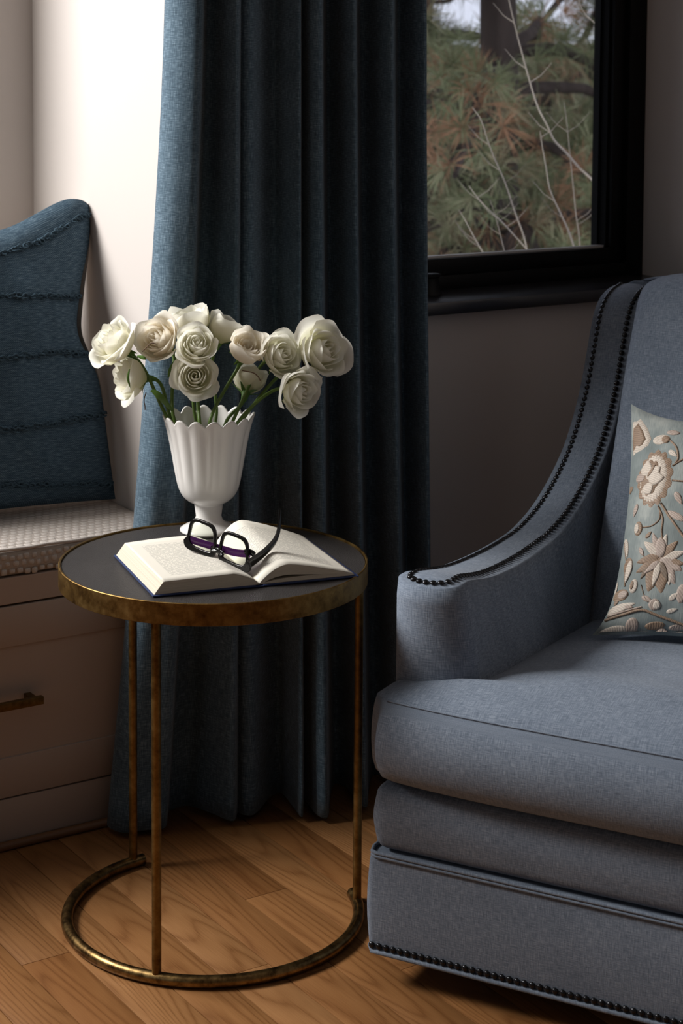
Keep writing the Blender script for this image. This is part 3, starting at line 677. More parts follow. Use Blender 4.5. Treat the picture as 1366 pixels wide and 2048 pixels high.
# front rail: deck above, skirt band below, double welt between
def rounded_slab(name, x0, x1, y0, y1, z0, z1, r, mat, par, bulge=0, nlong=24, seam=False):
    m_ = MB(); nx = 26; loop = []
    # outline in plan (rounded rectangle), profile up the side
    def plan(n_c=6, r_=r):
        P = []
        for (cx_, cy_, a0) in ((x1-r_, y0+r_, -90), (x1-r_, y1-r_, 0), (x0+r_, y1-r_, 90), (x0+r_, y0+r_, 180)):
            for k in range(n_c+1): an = R(a0+90*k/n_c); P.append((cx_+r_*math.cos(an), cy_+r_*math.sin(an), math.cos(an), math.sin(an)))
        Q_ = []
        for i in range(len(P)):
            a_, b_ = P[i], P[(i+1) % len(P)]; d_ = math.dist(a_[:2], b_[:2]); k_ = max(1, int(d_/.03))
            for s_ in range(k_): f_ = s_/k_; Q_.append(tuple(a_[j]*(1-f_)+b_[j]*f_ for j in range(4)))
        return Q_
    PL = plan(); n_ = len(PL); V = []; UVs = []; rv = min(r, (z1-z0)/2.2)
    prof_ = [(-rv, z0, 0)]+[(-rv*(1-math.sin(R(90*k/4))), z0+rv*(1-math.cos(R(90*k/4))), 0) for k in range(1, 5)]+[(0, z0+rv+(z1-z0-2*rv)*k/6, math.sin(k/6*math.pi)) for k in range(1, 6)]+[(-rv*(1-math.cos(R(90*k/4))), z1-rv*(1-math.sin(R(90*k/4))), 0) for k in range(0, 5)]
    per = [0]
    for i in range(1, n_): per.append(per[-1]+math.dist(PL[i][:2], PL[i-1][:2]))
    for (o_, z, bl) in prof_:
        for i, (x, y, nx_, ny_) in enumerate(PL): V.append((x+nx_*(o_+bulge*bl), y+ny_*(o_+bulge*bl), z)); UVs.append((per[i], z))
    F = gridfaces(len(prof_), n_, cv=True); F = [f[::-1] for f in F]; np_ = len(prof_)
    F.append(tuple(range(n_))[::-1]); F.append(tuple((np_-1)*n_+i for i in range(n_)))
    return mesh(name, V, F, mat, par, True, UVs)
rounded_slab('front_rail', .004, CW-.004, .004, .98, .2065, .3085, .022, M_chair, ch, .004)
rounded_slab('skirt_band', .0, CW, .0, .985, ZB, .2035, .012, M_chair, ch, .004)
for dz, rr in ((.2055, .0028), (.2000, .0026)):
    MB().tube([(.002, .5, dz), (.0012, .02, dz), (.006, .004, dz), (.014, -.0008, dz)]+[(x, -.0012, dz) for x in np.linspace(.03, CW-.03, 26)]+[(CW-.014, -.0008, dz), (CW-.006, .004, dz), (CW-.0012, .02, dz), (CW-.002, .5, dz)], rr, 8).build('welt', M_chair, ch)
V, F = lathe([(0, .0), (.21, .0), (.215, .004), (.215, .016), (.2, .020), (.07, .022), (.07, .048), (0, .048)], 48)
mesh('swivel_base', [(x+CW/2, y+.45, z) for x, y, z in V], F, M_darkbase, ch, True, None, None, 40)

# arms
RC = [(.100, .612), (.125, .611), (.160, .604), (.21, .5945), (.264, .588), (.35, .582), (.44, .580), (.534, .583), (.614, .5985), (.673, .619), (.736, .650), (.791, .687), (.838, .736), (.876, .791), (.903, .848), (.926, .897), (.944, .924), (.972, .945), (1.010, .957), (1.050, .962)]
RCs = cr(RC, 4); NR = len(RCs)
def arm_section(i, ab):
    p = RCs[i]; t_ = RCs[min(i+1, NR-1)]-RCs[max(i-1, 0)]; t_ = t_/np.linalg.norm(t_); n_ = np.array((-t_[1], t_[0]))
    s = i/(NR-1)
    # anchor low on the side
    anc = np.array((np.interp(s, [0, .35, .6, 1], [.10, .55, .95, 1.04]), np.interp(s, [0, .6, .8, 1], [.285, .285, .45, .90])))
    return p, n_, anc
prof_a = [(0.0, None, 0.0), (0.0, None, .5), (.0, -.030, 0), (.002, -.0034, 0), (.008, -.004, 0), (.018, .0, 0), (.030, .0022, 0), (.045, .003, 0), (.060, .0022, 0), (.072, .0, 0), (.082, -.004, 0), (.088, -.0034, 0), (.090, -.030, 0), (.090, None, .5), (.090, None, 0)]
def widen(a, b_): return a*(1+.26*max(0, min(1, (.50-b_)/.40)))
def build_arm(mirror):
    mx_ = (lambda a: CW-a) if mirror else (lambda a: a)
    V = []; UVs = []; arcs = [0]
    for i in range(1, NR): arcs.append(arcs[-1]+float(np.linalg.norm(RCs[i]-RCs[i-1])))
    def emit(a, b_, z, i, w, ext=0):
        fl = 0
        if a > .05: fl = .032*max(0, min(1, (.60-z)/.17))*(1 if z > 0 else 0)
        V.append((mx_(widen(a, b_)+fl), b_, z)); UVs.append((w, arcs[i]+ext))
    for i in range(NR):
        p, n_, anc = arm_section(i, None)
        for (a, dn, f) in prof_a:
            if dn is None:
                q = p-n_*.030; q = anc*(1-f)+q*f; w_ = a*1.0+(-.15 if a < .04 else .15)*(1-f)
            else: q = p+n_*dn; w_ = a+(dn*.5)
            emit(a, q[0], q[1], i, w_)
    m_ = len(prof_a); F = gridfaces(NR, m_)
    # rounded front end
    p, n_, anc = arm_section(0, None); off = len(V); NTh = 14
    half = prof_a[:8]
    for k in range(NTh+1):
        th = math.pi*k/NTh
        for (a, dn, f) in half:
            rad = .045-a
            if dn is None: z = .285+(p[1]-.030-.285)*f
            else: z = p[1]+dn+.0*rad
            aa = .045-rad*math.cos(th); bb_ = p[0]-rad*math.sin(th)*.90
            z -= .004*(math.sin(th)*rad/.045)*(1 if dn is not None else 0)
            fl = .032*max(0, min(1, (.60-z)/.17))*max(0, (aa-.045)/.045)
            V.append((mx_(widen(aa, bb_)+fl), bb_-.0, z)); UVs.append((z, th*.045))
    F += [tuple(reversed(f)) for f in gridfaces(NTh+1, len(half), off)]
    if mirror: F = [f[::-1] for f in F]
    F = [f[::-1] for f in F]
    return mesh('arm', V, F, M_chair_l, ch, True, UVs)
build_arm(False); build_arm(True)
# nail heads
nl = MB(); V = []; 
for (r_, h_) in ((1, 0), (.96, .35), (.72, .72), (.30, .93)):
    for k in range(9): V.append((r_*.0054*math.cos(2*math.pi*k/9), r_*.0054*math.sin(2*math.pi*k/9), h_*.0040))
nl.add(V, [f[::-1] for f in gridfaces(4, 9, cv=True)]+[tuple(27+k for k in range(9))])
nail_me = None; far = MB()
def nail(p, n_, single=True):
    global nail_me
    q_ = Vector(n_).normalized().to_track_quat('Z', 'Y')
    if not single:
        far.add([q_ @ Vector(v)+Vector(p) for v in nl.v], nl.f); return
    if nail_me is None:
        o = nl.build('nailhead', M_nail, ch); nail_me = o.data
    else: o = bpy.data.objects.new('nailhead', nail_me); link(o, ch)
    o.location = p; o.rotation_euler = q_.to_euler()
def along(pts, nrms, step):
    out = []; acc = 0; nxt = 0
    for i in range(1, len(pts)):
        a_, b_ = Vector(pts[i-1]), Vector(pts[i]); L = (b_-a_).length
        while nxt <= acc+L:
            f_ = (nxt-acc)/L; out.append((a_.lerp(b_, f_), Vector(nrms[i-1]).lerp(Vector(nrms[i]), f_))); nxt += step
        acc += L
    return out
path = []; nr_ = []
for i in range(NR-1, -1, -1):
    p, n_, _ = arm_section(i, None); path.append((.017, p[0], p[1])); nr_.append((-.35, n_[0], n_[1]))
p0 = RCs[0]
for k in range(1, 12):
    th = math.pi*k/12; path.append((.045-.028*math.cos(th), p0[0]-.0252*math.sin(th), p0[1]-.0020*math.sin(th))); nr_.append((-.3*math.cos(th), -.3*math.sin(th), 1))
for i in range(NR):
    p, n_, _ = arm_section(i, None); path.append((.073, p[0], p[1])); nr_.append((.35, n_[0], n_[1]))
path = [(widen(a_, b_), b_, z_) for a_, b_, z_ in path]
NN = along(path, nr_, .0119)
for (p, n_) in NN: nail(p, n_, True)
for (p, n_) in NN: nail((CW-p[0], p[1], p[2]), (-n_[0], n_[1], n_[2]), False)
FN = [(x, -.0018, .0605) for x in np.arange(.010, CW-.006, .0119)]
for k, p in enumerate(FN): nail(p, (0, -1, .05), k < 46)
far.build('nailheads', M_nail, ch, True, 'stuff')
MB().tube([(.001, .4, ZB+.0045), (.0, .012, ZB+.0045), (.01, -.0015, ZB+.0045)]+[(x, -.002, ZB+.0045) for x in np.linspace(.03, CW-.03, 20)]+[(CW-.01, -.0015, ZB+.0045), (CW, .012, ZB+.0045), (CW-.001, .4, ZB+.0045)], .0042, 8).build('bottom_welt', M_chair, ch)

# seat cushion with ears in front of the arms
def cush(x, y):
    pass
NX, NY = 60, 46; x0, x1 = .002, CW-.002; ZC0, ZC1 = .315, .4435
def plan_w(y):     # half opening: ears are full width up to y=.088, then narrower between the arms
    e = max(0, min(1, (y-.072)/.022)); e = e*e*(3-2*e); return (x0+e*.118, x1-e*.118)
V = []; UVs = []; ysamp = [-.0+.072*k/10 for k in range(10)]+[.072+.022*k/8 for k in range(8)]+[.094+(.655-.094)*k/27 for k in range(28)]
NY = len(ysamp)
def crown(xn, yn): return .050*(max(0, 1-abs(xn)**2.6))**.6*(max(0, min(1, yn*5+.0)))**.6
def bul(zf): return .026*math.sin(zf*math.pi)**.7
for j, y in enumerate(ysamp):
    a_, b_ = plan_w(y); rc = .03*max(0, 1-y/.028)**2 if y < .028 else 0
    for i in range(NX):
        s = i/(NX-1); xn = 2*s-1; x = a_+rc+(b_-a_-2*rc)*s
        z = ZC1+crown(xn, y/.62)
        tl_ = max(0, y-.1)/.5; z = ZC1-.006*min(1, tl_*5)-.028*tl_+crown(xn, y/.62)*(1-.38*tl_)
        V.append((x, y-.012*(1-xn**4)*max(0, 1-y/.1), z)); UVs.append((x, y))
topF = gridfaces(NY, NX)
mesh_top = (V, [f for f in topF], UVs)
V2 = list(V); UV2 = list(UVs); F2 = list(topF)
# border all round
rim_idx = [i for i in range(NX)]+[j*NX+NX-1 for j in range(1, NY)]+[(NY-1)*NX+i for i in range(NX-2, -1, -1)]+[j*NX for j in range(NY-2, 0, -1)]
nr2 = len(rim_idx); K = 9; base_off = len(V2)
ctrp = Vector((CW/2, .33, 0)); per = 0; pr = None
rimP = [Vector(V[i]) for i in rim_idx]
for k in range(1, K+1):
    zf = k/K; per = 0
    for q_ in range(nr2):
        p = rimP[q_]; tn = (rimP[(q_+1) % nr2]-rimP[q_-1]); tn.z = 0; nn = Vector((tn.y, -tn.x, 0)).normalized()
        if q_: per += (rimP[q_]-rimP[q_-1]).length
        ins = .014*max(0, (zf-.82)/.18)**2; top_in = .0
        amp = bul(min(1, zf))*(1 if p.y < .3 else .5); 
        if .07 < p.y < .6: amp *= .2
        if p.y < .07 and abs(nn.x) > .5: amp *= .32
        V2.append((p.x+nn.x*(amp-ins), p.y+nn.y*(amp-ins), p.z+(ZC0-p.z)*zf)); UV2.append((per, p.z*(1-zf)+.3*zf))
for k in range(K):
    for q_ in range(nr2):
        q2 = (q_+1) % nr2
        A = rim_idx[q_] if k == 0 else base_off+(k-1)*nr2+q_; B = rim_idx[q2] if k == 0 else base_off+(k-1)*nr2+q2
        C_ = base_off+k*nr2+q2; D_ = base_off+k*nr2+q_; F2.append((A, D_, C_, B))
F2.append(tuple(base_off+(K-1)*nr2+q_ for q_ in range(nr2))[::-1])
F2 = [tuple(f) for f in F2]
sc_ = mesh('seat_cushion', V2, F2, M_chair, ch, True, UV2)
bmx = bmesh.new(); bmx.from_mesh(sc_.data); bmesh.ops.recalc_face_normals(bmx, faces=bmx.faces[:]); bmx.to_mesh(sc_.data); bmx.free()
# stitched seams at the top and bottom edge of the cushion front
sm = MB(); sm.tube([Vector(V[i])+Vector((0, -.0010, .0006)) for i in range(0, NX)], .0013, 6); sm.build('cushion_seam', M_chair, ch)

# back: slanted, rounded top, between the wings
NB, MBk = 30, 34; V = []; UVs = []
bk_line = cr([(.575, .36), (.605, .43), (.665, .56), (.735, .70), (.800, .83), (.848, .925), (.872, .968), (.905, .994), (.96, 1.004), (1.02, .998), (1.055, .965), (1.075, .80), (1.06, .5), (1.02, .22)], 4)
acc = 0
for k, p in enumerate(bk_line):
    if k: acc += float(np.linalg.norm(p-bk_line[k-1]))
    for i in range(MBk):
        s = i/(MBk-1); xn = 2*s-1; ed = (1-abs(xn)**5); lim = np.interp(p[1], [.4, .7, 1.0], [.122, .113, .104]); 
        x = lim+(CW-2*lim)*s
        if k >= 36: x = .01+(CW-.02)*s*1.0 if k >= 40 else x+(.01+(CW-.02)*s-x)*(k-35)/5
        b_ = p[0]+.022*(1-ed)-.012*ed; z = p[1]-.022*(abs(xn)**6)*max(0, min(1, (p[1]-.84)/.12))
        V.append((x, b_, z)); UVs.append((x, acc))
bo = mesh('backrest', V, [f[::-1] for f in gridfaces(len(bk_line), MBk)], M_chair, ch, True, UVs); solidify(bo, .01, -1)
# outer sides joining arms to the base at the back
for sx in (0, 1):
    P = [(.10, .30), (1.0, .25), (1.04, .29), (1.06, .90), (1.05, .955), (1.01, .945)]+[tuple(RCs[i]-np.array((0, .02))) for i in range(NR-8, -1, -3)]
    m_ = MB(); xa, xb = (.004, .030) if sx == 0 else (CW-.030, CW-.004)
    n_ = len(P); m_.add([(xa, p[0], p[1]) for p in P]+[(xb, p[0], p[1]) for p in P], [tuple(range(n_))[::-1], tuple(range(n_, 2*n_))]+[(i, (i+1) % n_, n_+(i+1) % n_, n_+i) for i in range(n_)])
    m_.build('side_panel', M_chair, ch, False)

# ------------------------------------------------------------------ embroidered pillow on the chair
ca = -(TH+.4869)
A_, B_ = Vector((math.cos(ca), math.sin(ca), 0)), Vector((-math.sin(ca), math.cos(ca), 0))
def chl(a, b, z): return Vector((QX, QY, 0))+A_*a+B_*b+Vector((0, 0, z))
PWd, PH = .43, .40
O_ = chl(.226, .415, .462); ex_ = (A_*.983+B_*.18).normalized(); upv = (B_*.595+Vector((0, 0, 1))*.80+A_*-.05); upv = (upv-ex_*upv.dot(ex_)).normalized(); ny_ = ex_.cross(upv)   # ny_: away from the viewer? checked below
yv = -(ex_.cross(upv)).normalized(); yv = upv.cross(ex_).normalized()
cen = O_+ex_*(PWd/2)+upv*(PH/2)
ep = empty('embroidered_pillow', cen); rm = Matrix((ex_, yv, upv)).transposed(); ep.rotation_euler = rm.to_euler()
tag(ep, 'pale aqua pillow with beige and ivory embroidered flowers leaning in the armchair', 'pillow')
surf2, (f2, b2) = pillow(PWd, PH, .070, lambda u, v: .018*max(0, -u)**3*(-math.exp(-((v+.55)/.35)**2)*.0+0), 46, 46, 9, .004, .055)
def ear2(V):
    o = []
    for (x, y, z) in V:
        u = -x/(PWd/2); v = z/(PH/2); k = max(0, u)**5*max(0, v)**5; k2 = max(0, u)**6*max(0, -v)**6
        o.append((x-.004*k-.022*k2, y, z+.022*k-.004*k2))
    return o
sgn = 1 if yv.dot(FWD) > 0 else -1
mesh('front_cover', ear2(f2[0]), f2[1], M_silk, ep, True, f2[2]); mesh('back_cover', ear2(b2[0]), b2[1], M_silk, ep, True, b2[2])
# embroidery: drawn on the pillow plane, laid on the cover as raised stitching
def pp(px, py):
    d = ray(px, py); pl = cen-yv*.05*sgn; t_ = (pl-CPOS).dot(yv)/d.dot(yv); q_ = CPOS+d*t_-cen; return q_.dot(ex_)/(PWd/2), q_.dot(upv)/(PH/2)
def onp(u, v, h=.0012):
    u = max(-.985, min(.985, u)); v = max(-.985, min(.985, v)); p = Vector(ear2([surf2(u, v, -1)])[0]); return p+Vector((0, -h, 0))
def patch(name, outline, mat, h=.0018, par=None, mir=False):
    h *= .55
    if not mir: patch(name, outline, mat, h/.55, par, True)
    onq = (lambda u, v, h: onp(-u, v, h)) if mir else onp
    c0 = [sum(p[0] for p in outline)/len(outline), sum(p[1] for p in outline)/len(outline)]; m_ = MB(); V = []; n_ = len(outline); rings_ = ((1.0, .0003), (.93, 1), (.6, 1.15), (.25, 1.2))
    for (s_, hh) in rings_:
        for (x, y) in outline: V.append(onq(*pp(c0[0]+(x-c0[0])*s_, c0[1]+(y-c0[1])*s_), h=h*hh))
    V.append(onq(*pp(*c0), h=h*1.2)); F = [f[::-1] for f in gridfaces(4, n_, cv=True)]+[(3*n_+k, 3*n_+(k+1) % n_, 4*n_) for k in range(n_)]
    if mir: F = [f[::-1] for f in F]
    m_.add(V, F); return m_.build(name, mat, par or ep)
def ell(cx_, cy_, rx, ry, rot=0, n=22, lob=0, la=0, ph=0):
    o = []; cr_, sr = math.cos(R(rot)), math.sin(R(rot))
    for k in range(n):
        a_ = 2*math.pi*k/n; q_ = 1+la*abs(math.sin(lob*a_/2+ph))-la if lob else 1; x, y = rx*math.cos(a_)*q_, ry*math.sin(a_)*q_; o.append((cx_+x*cr_-y*sr, cy_+x*sr+y*cr_))
    return o
def petl(cx_, cy_, L, w, rot, n=18):
    o = []; cr_, sr = math.cos(R(rot)), math.sin(R(rot))
    for k in range(n):
        a_ = 2*math.pi*k/n; x = L*(.5-.5*math.cos(a_)); y = w*1.25*math.sin(a_)*(1-.62*(x/L)**2); o.append((cx_+x*cr_-y*sr, cy_+x*sr+y*cr_))
    return o
def stemp(pts, w, mat, h=.0012):
    P = cr(pts, 5); MB().tube([(lambda q: onp(-q[0], q[1], h=h*.3))(pp(*p)) for p in P], w*.8, 7).build('embroidered_stem', mat, ep)
    P = cr(pts, 5); MB().tube([onp(*pp(*p), h=h*.3) for p in P], w*.8, 7).build('embroidered_stem', mat, ep)
def shell(cx_, cy_, rx, ry, rot, lob=14):
    patch('embroidered_flower', ell(cx_, cy_, rx, ry, rot, 90, lob, .14), M_thb, .0018)
# large rosette
shell(1305, 955, 41, 61, 8, 14)
patch('embroidered_flower', ell(1302, 955, 33, 52, 8, 90, 26, .10), M_thw, .0028)
patch('embroidered_flower', ell(1295, 953, 25, 40, 8, 60, 9, .14), M_thb, .0036)
for (cx_, cy_, L, w, rt_) in ((1283, 948, 34, 13, -75), (1286, 955, 40, 14, -32), (1284, 965, 26, 14, 62), (1290, 955, 38, 14, 5)):
    patch('embroidered_petal', petl(cx_, cy_, L, w, rt_), M_thw, .0046)
patch('embroidered_petal', petl(1288, 951, 30, 3.2, -50), M_thb, .0058)
patch('embroidered_petal', ell(1272, 948, 12, 10), M_thp, .0040)
# corner motif
patch('embroidered_petal', ((1258, 832), (1276, 826), (1290, 845), (1298, 868), (1290, 882), (1272, 890), (1254, 894), (1254, 865)), M_thw, .0018)
patch('embroidered_petal', ((1258, 842), (1270, 834), (1280, 850), (1286, 868), (1276, 880), (1254, 886), (1254, 865)), M_thb, .0032)
# buds and stems
patch('embroidered_petal', ell(1320, 872, 19, 11, -5), M_thw, .0022); patch('embroidered_petal', ell(1329, 873, 9, 9), M_thb, .0034)
patch('embroidered_petal', ell(1345, 858, 14, 6, 8), M_thp, .0020)
stemp([(1338, 876), (1352, 895), (1356, 918), (1350, 930)], .0022, M_thb); stemp([(1344, 935), (1356, 928), (1372, 920)], .0020, M_thb); stemp([(1344, 966), (1356, 968), (1372, 970)], .0020, M_thb)
stemp([(1314, 1015), (1324, 1040), (1322, 1065), (1324, 1085)], .0020, M_thb); stemp([(1320, 1010), (1336, 1035), (1352, 1058), (1372, 1085)], .0026, M_thb)
stemp([(1318, 1025), (1316, 1042), (1300, 1052), (1279, 1052)], .0016, M_thb)
patch('embroidered_petal', ell(1268, 1052, 10, 15, 0), M_thb, .0020); patch('embroidered_petal', ell(1264, 1051, 6, 11, 0), M_thw, .0032)
patch('embroidered_petal', ell(1352, 1038, 22, 7, 30), M_thp, .0016)
# lily
for (cx_, cy_, L, w, rt_, mt) in ((1318, 1112, 46, 9, -140, M_thw), (1318, 1114, 50, 7, -108, M_thp), (1318, 1116, 52, 8, 176, M_thb), (1318, 1120, 56, 9, 160, M_thb), (1320, 1118, 48, 8, -40, M_thb), (1322, 1122, 52, 8, -15, M_thw), (1322, 1126, 48, 9, 8, M_thb),
                                 (1316, 1116, 68, 17, 110, M_thb), (1318, 1116, 70, 16, 88, M_thb), (1320, 1116, 62, 13, 62, M_thp), (1322, 1116, 52, 11, 35, M_thp)):
    patch('embroidered_petal', petl(cx_, cy_, L, w, rt_), mt, .0018)
for (cx_, cy_, L, w, rt_, mt) in ((1318, 1124, 50, 7, 108, M_thw), (1318, 1124, 40, 6, 150, M_thp), (1320, 1124, 44, 6, 70, M_thd)):
    patch('embroidered_petal', petl(cx_, cy_, L, w, rt_), mt, .0034)
patch('embroidered_petal', ell(1320, 1098, 12, 20, 0), M_thp, .0032)
# left side leaves
for (cx_, cy_, L, w, rt_, mt) in ((1318, 1114, 44, 8, -70, M_thw), (1300, 1122, 40, 6, 128, M_thd), (1340, 1136, 36, 6, 95, M_thw), (1252, 960, 20, 6, 160, M_thb), (1272, 1092, 22, 4, 60, M_thp), (1264, 1000, 26, 5, 110, M_thp), (1336, 900, 24, 5, 40, M_thw),
                                 (1350, 990, 30, 6, 60, M_thp), (1286, 1075, 18, 4, -40, M_thb), (1280, 1188, 26, 5, 30, M_thp), (1336, 1200, 24, 5, -30, M_thw), (1240, 1202, 24, 4, 12, M_thp), (1330, 1222, 24, 4, -10, M_thw), (1222, 1196, 20, 4, -60, M_thb)):
    patch('embroidered_leaf', petl(cx_, cy_, L, w, rt_), mt, .0018)
patch('embroidered_petal', petl(1234, 1062, 44, 6, 78), M_thw, .0018); stemp([(1233, 1070), (1238, 1100), (1242, 1118)], .0014, M_thb)
patch('embroidered_petal', ell(1246, 1122, 11, 16, 10), M_thb, .0018); patch('embroidered_petal', petl(1253, 1112, 46, 7, 105), M_thw, .0032)
stemp([(1240, 1130), (1240, 1150), (1241, 1162)], .0018, M_thb); patch('embroidered_petal', petl(1212, 1140, 32, 7, 75), M_thw, .0018)
patch('embroidered_petal', ell(1233, 1178, 18, 12, 5), M_thb, .0020); patch('embroidered_petal', ell(1238, 1178, 12, 8, 5), M_thp, .0034); patch('embroidered_petal', ell(1261, 1165, 9, 14, 10), M_thw, .0020); patch('embroidered_petal', ell(1257, 1163, 4, 9, 10), M_thb, .0034)
patch('embroidered_petal', petl(1206, 1208, 62, 8, -8), M_thw, .0018); patch('embroidered_petal', ell(1306, 1206, 12, 11), M_thp, .0020); patch('embroidered_petal', ell(1311, 1208, 8, 8), M_thw, .0032)
stemp([(1278, 1165), (1284, 1185), (1292, 1200)], .0012, M_thd); patch('embroidered_petal', ell(1362, 1190, 10, 18, 10), M_thp, .0018)
stemp([(1212, 1222), (1245, 1218), (1280, 1214), (1310, 1226), (1340, 1238), (1372, 1250)], .0030, M_thb); stemp([(1214, 1216), (1246, 1212), (1280, 1208)], .0016, M_thp)
for (cx_, cy_, rx, ry, mt) in ((1232, 1246, 22, 10, M_thw), (1262, 1240, 12, 14, M_thp), (1266, 1256, 9, 7, M_thd), (1284, 1258, 9, 7, M_thw), (1318, 1262, 15, 13, M_thp), (1306, 1244, 20, 7, M_thb), (1352, 1266, 16, 10, M_thw), (1190, 1258, 16, 5, M_thb), (1352, 1250, 20, 5, M_thp)):
    patch('embroidered_petal', ell(cx_, cy_, rx, ry), mt, .0018)

# ------------------------------------------------------------------ outdoors
hill = MB(); n = 40; V = []
for i in range(n):
    for j in range(n):
        x = -10+70*i/(n-1); y = 20+50*j/(n-1); d_ = j/(n-1); V.append((x, y, -6+8.2*d_**.8+.8*mnoise.noise(Vector((x*.15, y*.15, 0)))))
mesh('hillside', V, gridfaces(n, n)[::1], M_hill); struct(bpy.data.objects['hillside'])
V = [(-10, 4.2, -3.4), (60, 4.2, -3.4), (-10, 22, -5.9), (60, 22, -5.9)]; struct(mesh('garden_ground', V, [(0, 1, 3, 2)], M_hill, None, False))
nrng = random.Random(21)
def tuft_into(m_, p, size, dirv, nn=34):
    dirv = Vector(dirv).normalized()
    for k in range(nn):
        d_ = Vector((nrng.gauss(0, 1), nrng.gauss(0, 1), nrng.gauss(0, 1))).normalized(); d_ = (d_+dirv*.75).normalized(); L = size*nrng.uniform(.7, 1.1)
        s_ = d_.cross(Vector((nrng.gauss(0, 1), nrng.gauss(0, 1), nrng.gauss(0, 1)))).normalized()*size*.016; a0 = p+d_*size*.05
        mid = p+d_*L*.55+Vector((0, 0, -.02*size)); m_.v += [tuple(a0-s_*.6), tuple(a0+s_*.6), tuple(mid+s_), tuple(mid-s_), tuple(p+d_*L+Vector((0, 0, -.12*size)))]
        o = len(m_.v)-5; m_.f += [(o, o+1, o+2, o+3), (o+3, o+2, o+4)]; m_.uv += [(0, 0)]*5
def pine(label, base, h, rad, branches, tsize, ntuft, seedn, rust=.2, gapfn=None):
    g = random.Random(seedn); root = tag(empty('pine_tree', base), label, 'tree', 'pine trees outside the window')
    tr = [Vector((.10*math.sin(k*.9+seedn), .08*math.cos(k*.7), h*k/12)) for k in range(13)]
    MB().tube(tr, [rad*(1-.65*k/12) for k in range(13)], 14).build('trunk', M_bark, root)
    nd = MB(); nr = MB()
    for (z_, az, L, rise) in branches:
        st = tr[min(12, int(z_/h*12))].copy(); st.z = z_; dr = Vector((math.cos(az), math.sin(az), 0)); sd = Vector((-dr.y, dr.x, 0)); wv = g.uniform(-.25, .25)
        pts_ = [st+dr*L*s+sd*L*wv*math.sin(s*3)+Vector((0, 0, rise*L*s+.13*L*math.sin(s*math.pi*1.3+g.uniform(0, .6)))) for s in np.linspace(0, 1, 9)]
        br_ = MB().tube(pts_, [rad*.20*(1-.8*s)+.006 for s in np.linspace(0, 1, 9)], 7).build('branch', M_bark, root)
        for k in range(int(ntuft*L)):
            s = g.uniform(.18, 1.02); i = min(7, int(s*8)); p = pts_[i].lerp(pts_[i+1], min(1, s*8-i)); tdir = dr+sd*g.uniform(-1.2, 1.2)+Vector((0, 0, g.uniform(-.2, .8)))
            q_ = p+tdir.normalized()*g.uniform(.02, .32); 
            tuft_into(nr if g.random() < rust else nd, q_, tsize*g.uniform(.8, 1.2), tdir)
    nd.build('needles', M_needle, root, False, 'stuff'); 
    if nr.v: nr.build('dry_needles', M_needle2, root, False, 'stuff')
    return root
def bset(seedn, n_, z0, z1, L0, L1):
    g = random.Random(seedn); return [(g.uniform(z0, z1), g.uniform(0, 2*math.pi), g.uniform(L0, L1), g.uniform(-.25, .15)) for _ in range(n_)]
def ground(px, d_, zb): p = at(px, 200, d_); return (p.x, p.y, zb)
pine('nearest pine with a dark trunk, at the left in the window', ground(978, 9.5, -4.2), 9, .16, bset(1, 50, 3.6, 6.9, .8, 1.9)+[(4.15+.13*k, R(-123+((k*37) % 90)-45), .7+.06*(k % 5), .05) for k in range(9)], .17, 17, 1, .22)
pine('second pine at the right edge of the window, behind the bare twigs', ground(1255, 12.5, -4.6), 10, .17, bset(2, 30, 4.0, 6.6, 1.0, 2.0), .20, 14, 2, .15)
pine('farther pine crown low in the middle of the window', ground(1085, 15, -5.0), 6.2, .15, bset(3, 44, 3.4, 6.0, .9, 2.3), .22, 16, 3, .2)
pine('dense pine low at the left of the window', ground(850, 13, -4.8), 8.0, .15, bset(4, 64, 3.4, 7.6, .9, 2.1), .22, 16, 4, .15)
pine('faint pine far behind the others', ground(1170, 20, -5.4), 6.4, .18, bset(5, 46, 3.0, 6.0, 1.2, 2.6), .28, 14, 5, .1)
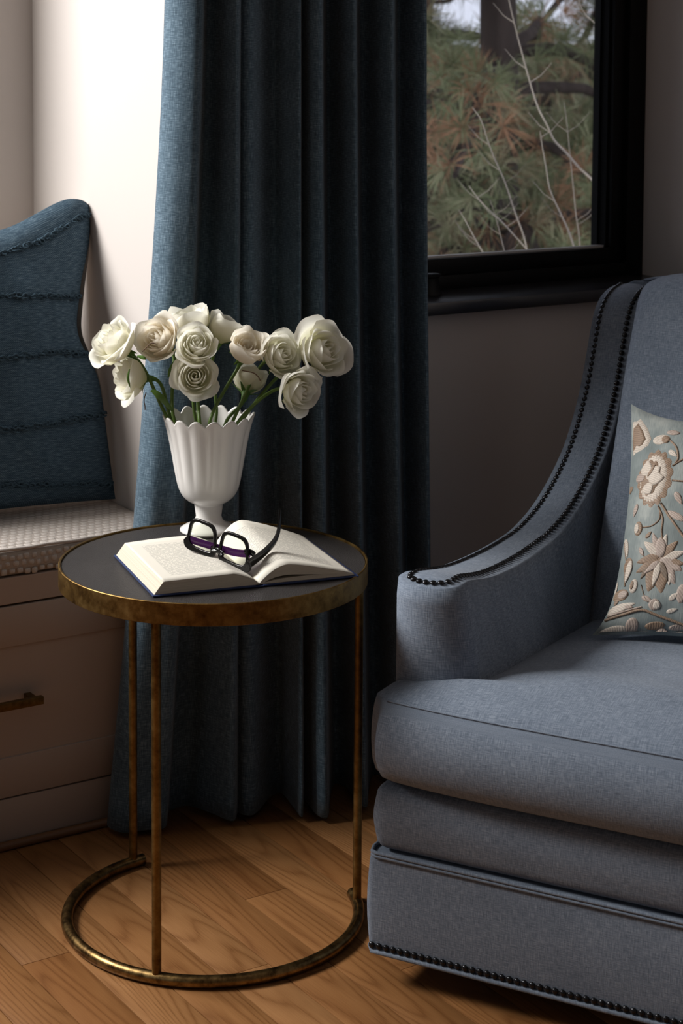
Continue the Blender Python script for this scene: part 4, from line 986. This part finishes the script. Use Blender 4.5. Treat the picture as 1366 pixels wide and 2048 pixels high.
# bare saplings close to the glass
TW = [([(1008, -60), (1018, 0), (1032, 60), (1045, 110), (1060, 165), (1076, 215), (1094, 250), (1108, 280), (1132, 305), (1158, 335), (1190, 366), (1240, 430)], .0052),
      ([(945, 215), (962, 240), (975, 280), (990, 320), (1010, 365), (1030, 425), (1048, 475), (1062, 540)], .0036), ([(1080, 262), (1084, 290), (1092, 335), (1100, 380), (1120, 425), (1138, 465), (1156, 520)], .0040),
      ([(1128, 205), (1134, 250), (1140, 310), (1146, 370), (1152, 430), (1158, 470), (1162, 530)], .0028), ([(938, 372), (955, 395), (978, 420), (1000, 440), (1026, 468), (1055, 500), (1080, 530)], .0036),
      ([(918, 420), (930, 440), (945, 468), (960, 495), (975, 520)], .0030), ([(980, 400), (990, 430), (998, 460), (1008, 500), (1012, 530)], .0022), ([(1148, -30), (1165, 20), (1185, 42), (1210, 65), (1240, 90)], .0030)]
sap = tag(empty('bare_sapling', at(1100, 1100, 5.2)), 'leafless sapling with thin pale twigs just outside the window', 'tree'); so = sap.location.copy(); srng = random.Random(8)
for P, w in TW:
    P3 = [at(x, y, 5.2+.10*math.sin(x*.05)) - so for x, y in P]; Pc = cr(P3, 4); nP = len(Pc); kk = sorted((.35, 1)) if w else None
    ws = [w*(.45+.75*i/nP)*.62 for i in range(nP)]; MB().tube(Pc, ws, 7).build('twig', M_twig, sap)
    for _ in range(4):
        i = srng.randrange(2, nP-3); p = Vector(Pc[i]); s_ = srng.choice([-1, 1]); MB().tube([p, p+CRT*s_*.03+Vector((0, 0, .02)), p+CRT*s_*.06+Vector((0, 0, .055))], [w*.3, w*.24, w*.15], 5).build('twig', M_twig, sap)
base_t = Vector((0, 0, 0))
low = [Vector(at(x, 540, 5.2))-so for x in (1062, 1156, 1080, 975, 1012, 1162)]
g0 = Vector((low[0].x*.5, low[0].y*.5, -3.3-so.z))
for p in low: MB().tube([g0, g0.lerp(p, .5)+Vector((0, 0, .2)), p], [.010, .006, .0035], 7).build('twig', M_twig, sap)
